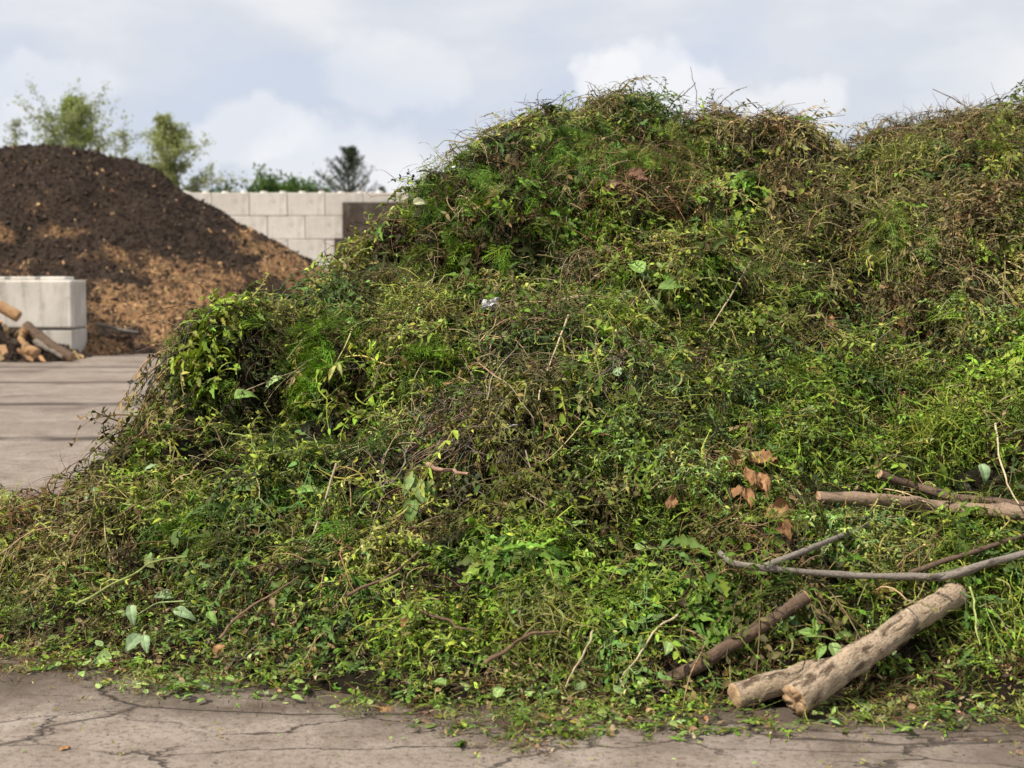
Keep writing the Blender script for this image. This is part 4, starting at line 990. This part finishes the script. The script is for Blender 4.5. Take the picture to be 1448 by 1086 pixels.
# ------------------------------------------------------------------ THE YARD
def N_sep(nt, vec):
    sp = nt.nodes.new('ShaderNodeSeparateXYZ'); nt.links.new(vec, sp.inputs[0]); return sp
def ground_mat():
    m, nt, b = new_mat('yard_concrete'); vec = obj_coord(nt)
    big = noise(nt, vec, .55, 5, .6); mid = noise(nt, vec, 3.2, 6, .65); fine = noise(nt, vec, 38, 4, .7); vfine = noise(nt, vec, 160, 2, .6)
    col = ramp(nt, mid, [(.28, (.170, .132, .102)), (.5, (.262, .213, .172)), (.74, (.345, .296, .25))])
    col = mixc(nt, ramp(nt, big, [(.38, .55), (.62, 0)]), col, (.150, .113, .090))
    col = mixc(nt, ramp(nt, fine, [(.33, .9), (.50, 0)]), col, (.095, .070, .052))
    col = mixc(nt, ramp(nt, vfine, [(.55, 0), (.70, .6)]), col, (.36, .325, .29))
    # cracks: distorted cell borders at two sizes, broken up by noise
    def cracks(scale, wd, dist, sc=(1, 1, 1)):
        v2 = obj_coord(nt, sc)
        nz = N(nt, 'ShaderNodeTexNoise', i_Scale=scale * 2.2, i_Detail=5.0, i_Roughness=.6); nt.links.new(v2, nz.inputs['Vector'])
        ma = N(nt, 'ShaderNodeVectorMath', operation='MULTIPLY_ADD'); ma.inputs[1].default_value = (dist,) * 3
        nt.links.new(nz.outputs['Color'], ma.inputs[0]); nt.links.new(v2, ma.inputs[2])
        vo = N(nt, 'ShaderNodeTexVoronoi', feature='DISTANCE_TO_EDGE', i_Scale=scale); nt.links.new(ma.outputs[0], vo.inputs['Vector'])
        return ramp(nt, vo.outputs['Distance'], [(0, 1), (wd, 1), (wd * 2.4, 0)])
    k1 = cracks(.55, .0022, .45, (.5, 1.5, 1)); k2 = cracks(2.2, .006, .25, (.6, 1.4, 1))
    k2 = math_(nt, 'MULTIPLY', k2, ramp(nt, noise(nt, vec, .9, 2), [(.40, 0), (.48, .9)]))
    far = ramp(nt, math_(nt, 'DIVIDE', N_sep(nt, vec).outputs[1], 30), [(.30, 0), (.36, 1)])
    k = math_(nt, 'MULTIPLY', math_(nt, 'MAXIMUM', k1, k2), math_(nt, 'SUBTRACT', 1.0, math_(nt, 'MULTIPLY', far, .75)))
    # slab joints running across the yard
    sp = nt.nodes.new('ShaderNodeSeparateXYZ'); nt.links.new(vec, sp.inputs[0])
    wob = math_(nt, 'MULTIPLY', math_(nt, 'SUBTRACT', noise(nt, vec, .8, 4), .5), .55)
    yy = math_(nt, 'ADD', sp.outputs[1], wob)
    fr = math_(nt, 'ABSOLUTE', math_(nt, 'SUBTRACT', math_(nt, 'FRACT', math_(nt, 'DIVIDE', yy, 3.9)), .5))
    j = ramp(nt, fr, [(0, 1), (.020, 1), (.075, 0)])
    far = ramp(nt, math_(nt, 'DIVIDE', sp.outputs[1], 30), [(.30, 0), (.36, 1)])
    j = math_(nt, 'MULTIPLY', math_(nt, 'MULTIPLY', j, far), ramp(nt, noise(nt, vec, .7, 3), [(.28, 0), (.42, 1)]))
    k = math_(nt, 'MAXIMUM', k, j)
    col = mixc(nt, math_(nt, 'MULTIPLY', k, .88), col, (.035, .026, .021))
    # damp, soiled strip along the foot of the heap and random stains
    st = ramp(nt, noise(nt, obj_coord(nt, (.9, .8, 1)), .9, 5, .6), [(.54, 0), (.64, .7)])
    col = mixc(nt, st, col, (.095, .070, .055))
    sx = N_sep(nt, vec); vy = math_(nt, 'SUBTRACT', sx.outputs[1], math_(nt, 'MULTIPLY', math_(nt, 'MAXIMUM', math_(nt, 'MULTIPLY', sx.outputs[0], -1.0), 0.0), .33))
    mud = ramp(nt, math_(nt, 'ADD', math_(nt, 'DIVIDE', vy, 10), math_(nt, 'MULTIPLY', math_(nt, 'SUBTRACT', noise(nt, vec, 2.3, 6, .65), .5), .16)), [(.440, 0), (.485, .85)])
    mud = math_(nt, 'MULTIPLY', mud, ramp(nt, math_(nt, 'DIVIDE', vy, 10), [(.60, 1), (.75, 0)]))
    col = mixc(nt, mud, col, (.060, .042, .029))
    gr = ramp(nt, noise(nt, obj_coord(nt, (1, 1.5, 1)), 9, 5, .75), [(.56, 0), (.64, .7)])
    col = mixc(nt, gr, col, (.10, .075, .055))
    nt.links.new(col, b.inputs['Base Color']); b.inputs['Roughness'].default_value = .88; b.inputs['Specular IOR Level'].default_value = .25
    h = math_(nt, 'SUBTRACT', math_(nt, 'ADD', math_(nt, 'MULTIPLY', mid, 1.0), math_(nt, 'MULTIPLY', fine, .35)), math_(nt, 'MULTIPLY', k, .8))
    bump(nt, b, h, .8, .025); return m
gx = np.linspace(-400, 400, 41); gy = np.concatenate([np.linspace(-60, 0, 7), np.linspace(4, 700, 60)])
GX, GY = np.meshgrid(gx, gy); idx = np.arange(GX.size).reshape(GX.shape)
q = np.c_[idx[:-1, :-1].ravel(), idx[:-1, 1:].ravel(), idx[1:, 1:].ravel(), idx[1:, :-1].ravel()]
tag(mesh_obj('ground', np.c_[GX.ravel(), GY.ravel(), np.zeros(GX.size)], None, ground_mat(), quads=q.tolist()), kind='structure')

# ------------------------------------------------------------------ DARK COMPOST HEAP BEHIND
cp = []
crest = [(-200, 228, 38), (-60, 219, 38), (0, 215, 38), (90, 214, 38), (150, 222, 38), (205, 238, 38), (262, 271, 38), (334, 316, 37.5), (410, 360, 37), (478, 400, 36.5), (540, 442, 36), (600, 484, 35.6)]
for px, py, Y in crest:
    p = P(px, py, Y); cp.append(p); cp.append((p[0], Y + 2.2, p[2] * .78)); cp.append((p[0] + .4, Y + 8, -.3))
for px, py, Y in [(-260, 500, 29.4), (-60, 500, 29.6), (60, 502, 29.5), (150, 503, 29.5), (230, 498, 30.2), (330, 492, 31.2), (430, 489, 32.5), (540, 487, 34), (640, 486, 35)]:
    p = P(px, py, Y); cp.append((p[0], p[1], 0)); cp.append((p[0], p[1] - 1.2, -.35))
for px, py, Y in [(60, 340, 33.8), (150, 380, 33), (250, 380, 33.6), (250, 440, 31.8), (350, 420, 33.4), (0, 420, 31.6), (400, 440, 33.6), (-150, 380, 33)]:
    cp.append(P(px, py, Y))
cp += [(-20, 34, 2.2), (-20, 38, 4.6), (-22, 30, 0), (-2, 40, -.3), (0, 37, -.3)]
MULCH = Field(cp, -21, 0, 27.5, 46, .1, smooth=.01)
X, Y_ = MULCH.X, MULCH.Y
lift = np.clip(MULCH.Z / .6, 0, 1)
s45 = (X + Y_) * .7071; t45 = (X - Y_) * .7071
MULCH.Z = MULCH.Z + lift * (.16 * fbm(X * .8, Y_ * .8, 5, 3) + .16 * fbm(X * 1.9 + Y_ * .5, Y_ * 1.1, 9, 4) + .07 * fbm(X * 5, Y_ * 5, 19, 2))
MULCH.finish()
def tan_mask(x, y, z):
    px, py = proj(np.stack([x, y, z], -1))
    m = np.zeros(np.shape(x))
    for bx, by, rx, ry, wt in [(60, 295, 60, 16, .4), (80, 330, 70, 20, .6), (150, 362, 70, 20, .65), (230, 385, 80, 24, .75), (230, 440, 170, 55, .95), (60, 375, 80, 20, .55), (330, 395, 90, 26, .8), (170, 440, 90, 40, .95), (300, 440, 110, 36, .95), (430, 450, 90, 30, .8), (150, 490, 60, 22, 1.2), (260, 480, 120, 25, 1.1),
                               (345, 335, 30, 16, .8), (375, 352, 40, 14, 1.2), (400, 376, 40, 20, 1.4), (445, 398, 45, 24, 1.6), (490, 425, 60, 34, 1.6), (0, 330, 40, 40, .5)]:
        m = np.maximum(m, wt * np.exp(-(((px - bx) / rx) ** 2 + ((py - by) / ry) ** 2)))
    nz = fbm((x * .62 + y * .78) * 1.9, (x * .78 - y * .62) * .55, 55, 4) + .5 * fbm(x * 3.1, y * 3.1, 58, 3)
    return np.clip((m + nz * .5 - .40) * 2.2, 0, 1)
tm = tan_mask(X, Y_, MULCH.Z)
cd_ = np.array([.031, .020, .0135]); ct_ = np.array([.27, .150, .070])
mc = cd_ * (1 - tm[..., None]) + ct_ * .8 * tm[..., None]; mc = mc * (1 + .25 * fbm(X * 7, Y_ * 7, 61, 2))[..., None]
M_MULCH = col_mat('dark_compost', .95, 6, .12); M_CHIP = col_mat('wood_chip', .85, 30, .01)
mh = empty('compost_heap', (-8, 35, 0)); tag(mh, 'big dark brown compost heap streaked with tan wood chips, behind the concrete blocks', 'heap')
grid_obj('compost_mass', MULCH, M_MULCH, mh, -.2, mc.reshape(-1, 3))
CHIPS = chip_protos(10)
def scatter_chips(fld, x0, x1, y0, y1, n, parent, name, smin, smax, front=True):
    x = rng.uniform(x0, x1, n); y = rng.uniform(y0, y1, n); z = fld.h(x, y); k = z > .0
    x, y, z = x[k], y[k], z[k]; n = len(x); pos = np.c_[x, y, z]; nrm = fld.normal(x, y)
    t = tan_mask(x, y, z) if fld is MULCH else np.clip(.45 + fbm(x * 2, y * 2, 3, 3), 0, 1)
    is_t = rng.random(n) < t * .6 + .02
    s = rng.uniform(smin, smax, n) ** 1.0 * np.where(rng.random(n) < .1, 1.7, 1)
    col = np.where(is_t[:, None], np.array([.39, .240, .122]) * rng.uniform(.5, 1.25, (n, 1)), np.array([.034, .023, .016]) * rng.uniform(.6, 1.7, (n, 1))) * (1 + rng.normal(0, .06, (n, 3)))
    d = rng.normal(0, 1, (n, 3)) + np.array([.5, -.5, -.5]); zz = nrm + rng.normal(0, .5, (n, 3))
    o = realise(name, CHIPS, rng.integers(0, len(CHIPS), n), pos + nrm * s[:, None] * .08, basis(d, zz), s, col, M_CHIP)
    o.data.polygons.foreach_set('use_smooth', np.zeros(len(o.data.polygons), bool))
    to_local(o, parent); o['kind'] = 'stuff'
scatter_chips(MULCH, -20, -1, 28, 40.5, 90000, mh, 'wood_chips', .02, .088)

# small spill of bark and chips in front of the blocks
sp_ = []
for px, Y, z in [(-40, 28.2, .75), (-10, 28.2, .62), (25, 28.1, .5), (55, 28.0, .26), (85, 28.0, .12), (108, 28.0, .04), (130, 28.2, -.1), (-120, 28.4, .8)]:
    p = P(px, 500, Y); sp_.append((p[0], Y, z)); sp_.append((p[0], Y - 1.0, z * .35 - .04)); sp_.append((p[0], Y - 1.6, -.15)); sp_.append((p[0], Y + .8, z * .7))
SPILL = Field(sp_, -14, -7.5, 26, 29.0, .06, smooth=.01)
SPILL.Z = SPILL.Z + np.clip(SPILL.Z / .3, 0, 1) * .12 * fbm(SPILL.X * 2.4, SPILL.Y * 2.4, 71, 4); SPILL.finish()
spo = empty('bark_heap', (-10.2, 27.8, 0)); tag(spo, 'low spill of bark and wood chips in front of the pale concrete blocks', 'heap')
sc_c = np.tile(cd_ * 1.3, (SPILL.Z.size, 1)) * (1 + .4 * fbm(SPILL.X * 4, SPILL.Y * 4, 3, 2)).reshape(-1, 1)
grid_obj('bark_mass', SPILL, M_MULCH, spo, -.1, sc_c)
scatter_chips(SPILL, -14, -7.6, 26.2, 28.9, 2600, spo, 'wood_chips', .06, .22)

# ------------------------------------------------------------------ CONCRETE BLOCKS
def concrete_mat(name, c1, c2, stain=(.22, .20, .17)):
    m, nt, b = new_mat(name); vec = obj_coord(nt)
    col = ramp(nt, noise(nt, vec, 1.7, 6, .6), [(.3, c1), (.7, c2)])
    v2 = obj_coord(nt, (3.5, 3.5, .35))
    col = mixc(nt, ramp(nt, noise(nt, v2, 1.6, 5, .6), [(.52, 0), (.72, .55)]), col, stain)
    vo = N(nt, 'ShaderNodeTexVoronoi', i_Scale=7.0); nt.links.new(vec, vo.inputs['Vector'])
    col = mixc(nt, ramp(nt, vo.outputs['Distance'], [(.05, .5), (.10, 0)]), col, (.20, .18, .16))
    oi = nt.nodes.new('ShaderNodeObjectInfo'); col = mixc(nt, 1.0, col, ramp(nt, oi.outputs['Random'], [(0, (.90, .89, .87)), (1, (1.10, 1.10, 1.10))]), 'MULTIPLY')
    v3 = obj_coord(nt, (1, 1, .6)); col = mixc(nt, ramp(nt, noise(nt, v3, 3.1, 6, .7), [(.56, 0), (.70, .5)]), col, (.20, .185, .14))
    nt.links.new(col, b.inputs['Base Color']); b.inputs['Roughness'].default_value = .9; b.inputs['Specular IOR Level'].default_value = .2
    bump(nt, b, noise(nt, vec, 22, 5, .7), .4, .01); return m
M_CON = concrete_mat('pale_concrete', (.44, .40, .345), (.60, .56, .50))
M_WALL = concrete_mat('wall_concrete', (.52, .475, .425), (.64, .60, .55), (.34, .30, .26))
M_CAP = concrete_mat('weathered_studs', (.50, .47, .42), (.62, .59, .54))
M_BROWN = concrete_mat('dark_panel_brown', (.050, .038, .030), (.085, .066, .053), (.035, .027, .022))  # dark brown of the stand-in panels at the wall
def box_bm(bm, x0, x1, y0, y1, z0, z1, bev=.03, seg=2):
    r = bmesh.ops.create_cube(bm, size=1); vs = r['verts']
    for v in vs: v.co = Vector(((x0 + x1) / 2 + v.co.x * (x1 - x0), (y0 + y1) / 2 + v.co.y * (y1 - y0), (z0 + z1) / 2 + v.co.z * (z1 - z0)))
    if bev:
        es = list({e for v in vs for e in v.link_edges}); bmesh.ops.bevel(bm, geom=es, offset=bev, segments=seg, affect='EDGES', profile=.5)
def stud_bm(bm, x, y, z, r=.13, h=.07):
    bmesh.ops.create_cone(bm, cap_ends=True, segments=16, radius1=r, radius2=r * .72, depth=h, matrix=Matrix.Translation((x, y, z + h / 2)))
# the two stacked blocks at the left
BY = 29.0
xr = P(123, 450, BY + 1)[0]; ztop = P(60, 396, BY)[2]; zmid = P(60, 465, BY)[2]
def block(name, label, W_, z0, z1, x1, y, studs, ridge):
    e = empty(name, (x1 - W_ / 2, y + .5, z0)); tag(e, label, 'concrete block', 'stacked concrete blocks')
    bm = bmesh.new(); box_bm(bm, -W_ / 2, W_ / 2, -.5, .5, 0, z1 - z0, .045, 3)
    bm_obj('block_body', bm, M_CON, e)
    for i in range(studs):
        bm = bmesh.new(); box_bm(bm, W_ / 2 - .42 - i * .62 - .28, W_ / 2 - .42 - i * .62 + .24, -.3, .3, z1 - z0 - .004, z1 - z0 + .07, .03, 3); bm_obj('stud', bm, M_CAP, e)
    return e
block('concrete_block', 'pale concrete block with studs on top, upper of the stack at the left edge', 3.1, zmid + .006, ztop, xr, BY, 5, True)
block('concrete_block', 'short pale concrete block at the bottom of the stack, half hidden by bark', 2.9, 0, zmid - .012, xr - .005, BY + .03, 0, False)

# the long wall of concrete blocks at the back
WY = 48.7; RH = .792; BLN = 1.285
wx = P(485, 300, WY)[0]; wtop = P(485, 272.5, WY)[2]
wall = empty('block_wall', (wx - 8, WY + .4, 0)); tag(wall, 'tall wall of stacked pale concrete blocks across the back of the yard', 'wall')
protoW = {}
nrow = int(math.ceil(wtop / RH))
for r_ in range(nrow):
    z1 = wtop - r_ * RH; z0 = max(z1 - RH + .012, .0)
    if z1 < .15: continue
    off = [.0, .0][r_ % 2] + (BLN * (.47 if r_ % 2 == 0 else 0))
    xs_ = [wx + 5.0]
    edges = [wx + 6.6]
    x = wx - off + math.floor((6.6 + off) / BLN) * BLN
    while x > wx - 17: edges.append(x); x -= BLN
    if r_ == 0: edges.append(wx - 2.46 * BLN - .02); edges = sorted(edges, reverse=True)
    for a, b_ in zip(edges[:-1], edges[1:]):
        if a - b_ < .2: continue
        key = (round(a - b_, 2), round(z1 - z0, 2))
        if key not in protoW:
            bm = bmesh.new(); box_bm(bm, -(a - b_) / 2 + .008, (a - b_) / 2 - .008, -.4, .4, 0, z1 - z0, .022, 2)
            o = bm_obj('concrete_block', bm, M_WALL); protoW[key] = o
        else:
            o = protoW[key].copy(); COL.objects.link(o)
        o.parent = wall; o.location = ((a + b_) / 2 - wall.location.x, rng.normal(0, .008), z0)
x = wx - 16.6
while x < wx + 6:
    bm = bmesh.new(); stud_bm(bm, 0, 0, 0, .14, .075); o = bm_obj('stud', bm, M_CAP, wall); o.location = (x - wall.location.x, -.1, wtop - .005); x += .66
# flat dark panels standing in for the dark stretch of the wall
pan = empty('dark_panels', (wx + 3, WY - .12, 0)); tag(pan, 'dark brown stand-in panels in front of the concrete wall, beside the green heap', 'panel')
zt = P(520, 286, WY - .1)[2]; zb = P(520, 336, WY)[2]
bm = bmesh.new(); box_bm(bm, -3, 3, -.06, .06, zb, zt, .01, 1); bm_obj('upper_panel', bm, M_BROWN, pan)
bm = bmesh.new(); box_bm(bm, -3.28, 3, -.10, .06, 0, zb - .02, .01, 1); bm_obj('lower_panel', bm, M_BROWN, pan)

# ------------------------------------------------------------------ TREES BEHIND THE WALL
M_TREE = leaf_mat('tree_leaves', .3, .5, .3); M_BARK = col_mat('tree_bark', .9, 8, .03)
def tree(name, label, base, H, spread, nb, leafcol, kind, lsize, nleaf, crown0, seed):
    global rng
    keep = rng; rng = np.random.default_rng(seed)
    e = empty(name, tuple(base)); tag(e, label, 'tree', 'trees beyond the concrete wall')
    tr = Part(); br = Part(); LV, LD = [], []
    bark = np.array([.16, .13, .10]) if kind != 'birch' else np.array([.30, .27, .22])
    if kind == 'conifer':
        pts = np.c_[np.zeros(12), np.zeros(12), np.linspace(0, H, 12)]; tube(tr, pts, np.linspace(.16, .015, 12), bark, 6)
        z = crown0 * H
        while z < H * .99:
            f = 1 - (z - crown0 * H) / (H * (1 - crown0)); R_ = spread * f * U(.85, 1.1) + .04
            for q in range(rng.integers(5, 8)):
                a = U(0, 6.28); n = 7; d = np.array([math.cos(a), math.sin(a), .35 + .6 * (1 - f)])
                b = curve(n, R_ * U(.75, 1.1), d, .06, -.03) + np.array([0, 0, z]); tube(br, b, np.linspace(.03, .006, n), bark, 3)
                for i in range(1, n):
                    for g in range(int(nleaf * (1.2 - .3 * i / n))):
                        LV.append(b[i] + rng.normal(0, .055, 3)); LD.append(unit(b[i] - b[i - 1]) + rng.normal(0, .55, 3) + np.array([0, 0, -.25]))
            z += H * (1 - crown0) / 12
    else:
        nst = 1
        for s in range(nst):
            lean = rng.normal(0, .03, 2)
            hh = H * (.98 if s == 0 else U(.7, .88)) if kind == 'birch' else H - spread * .75
            n = 12; pts = curve(n, hh, (lean[0], lean[1], 1), .04, -.02); tube(tr, pts, np.linspace(.13 / (1 + .4 * s), .012, n), bark, 6)
            for k in range(int(nb / nst)):
                t = crown0 + (1 - crown0) * ((k + rng.random()) / nb) if kind == 'birch' else U(crown0, 1.0)
                i = min(int(t * (n - 1)), n - 2); st = pts[i] + (pts[i + 1] - pts[i]) * (t * (n - 1) - i)
                a = U(0, 6.28)
                if kind == 'birch':
                    prof = max(.08, min(1, (1 - t) * 2.9 + .09) * U(.4, 1.15))
                    Lb = spread * prof * U(.6, 1.15); d = np.array([math.cos(a), math.sin(a), U(.5, 1.5)])
                else:
                    Lb = spread * U(.6, 1.0) * math.sqrt(max(.1, 1 - ((t - .6) / .75) ** 2)); d = np.array([math.cos(a), math.sin(a), U(-.1, .9)])
                m = 8; b = curve(m, Lb, d, .16, .01) + st; tube(br, b, np.linspace(.028, .005, m), bark, 3)
                for i2 in range(3 if kind == 'birch' else 2, m):
                    for tw in range(2):
                        c = curve(5, Lb * U(.14, .34), unit(b[i2] - b[i2 - 1]) + rng.normal(0, .6, 3), .25, .02) + b[i2]
                        tube(br, c, np.linspace(.009, .003, 5), bark, 3)
                        for i3 in range(1, 5):
                            for g in range(nleaf):
                                LV.append(c[i3] + rng.normal(0, lsize * .9, 3)); LD.append(rng.normal(0, 1, 3) + np.array([0, 0, -.3]))
    LV = np.array(LV); LD = unit(np.array(LD)); n = len(LV)
    pr = []
    for k in range(4):
        p = Part(); leaf(p, (0, 0, 0), (1, 0, 0), (0, 0, 1), 1, .16 if kind == 'conifer' else U(.5, .7), (1, 1, 1), .3, .3, colv=0); pr.append(p.get())
    nz = rng.normal(0, 1, (n, 3))
    cl = fbm(LV[:, 0] * 2 + LV[:, 1], LV[:, 2] * 2, 7, 2)
    tint = np.array(leafcol)[None] * (1 + .28 * cl[:, None] + rng.normal(0, .16, (n, 1)))
    o = realise('crown', pr, rng.integers(0, 4, n), LV, basis(LD, nz), rng.uniform(.7, 1.3, n) * lsize, tint, M_TREE, e)
    v, t, c = tr.get(); mesh_obj('trunk', v, t, M_BARK, e, c)
    v, t, c = br.get(); mesh_obj('limbs', v, t, M_BARK, e, c)
    rng = keep
    return e
TY = 62.0
def gbase(px, Y): p = P(px, 400, Y); return (p[0], Y, 0)
def hgt(py, Y): return P(724, py, Y)[2]
tree('birch_tree', 'airy pale green tree with several stems behind the crest of the dark compost heap', gbase(108, TY), hgt(138, TY), 3.5, 110, (.30, .36, .125), 'birch', .12, 3, .35, 3)
tree('birch_tree', 'slender pale yellow-green tree rising behind the right slope of the dark heap', gbase(266, TY + 2), hgt(163, TY + 2), 2.2, 90, (.40, .44, .19), 'birch', .11, 4, .35, 5)
tree('sapling_tree', 'thin wispy sapling at the far left beside the airy pale green tree', gbase(40, TY - 1), hgt(165, TY - 1), 1.5, 24, (.28, .32, .15), 'birch', .11, 1, .45, 8)
tree('sapling_tree', 'small wispy sapling just right of the airy pale green tree', gbase(178, TY - 1), hgt(180, TY - 1), 1.0, 21, (.28, .32, .15), 'birch', .10, 1, .45, 9)
tree('broadleaf_tree', 'round dense mid green tree rising above the middle of the concrete wall', gbase(385, TY + 4), hgt(236, TY + 4), 3.4, 210, (.085, .165, .03), 'round', .18, 6, .55, 11)
tree('broadleaf_tree', 'small bushy green treetop at the right side of the round dense tree', gbase(428, TY + 3), hgt(252, TY + 3), .8, 46, (.05, .10, .022), 'round', .14, 4, .6, 12)
tree('shrub_tree', 'low yellowish shrub top peeping over the wall next to the slender pale tree', gbase(331, TY + 3), hgt(260, TY + 3), .8, 36, (.12, .12, .025), 'round', .13, 4, .6, 13)
tree('conifer_tree', 'dark green spruce with upswept branches above the right of the concrete wall', gbase(494, TY), hgt(207, TY), 3.3, 0, (.050, .074, .042), 'conifer', .15, 20, .45, 15)
tree('conifer_tree', 'tip of a tiny dark conifer between the spruce and the green heap', gbase(541, TY), hgt(264, TY), .7, 0, (.030, .050, .028), 'conifer', .12, 4, .7, 16)
#ENDBACK
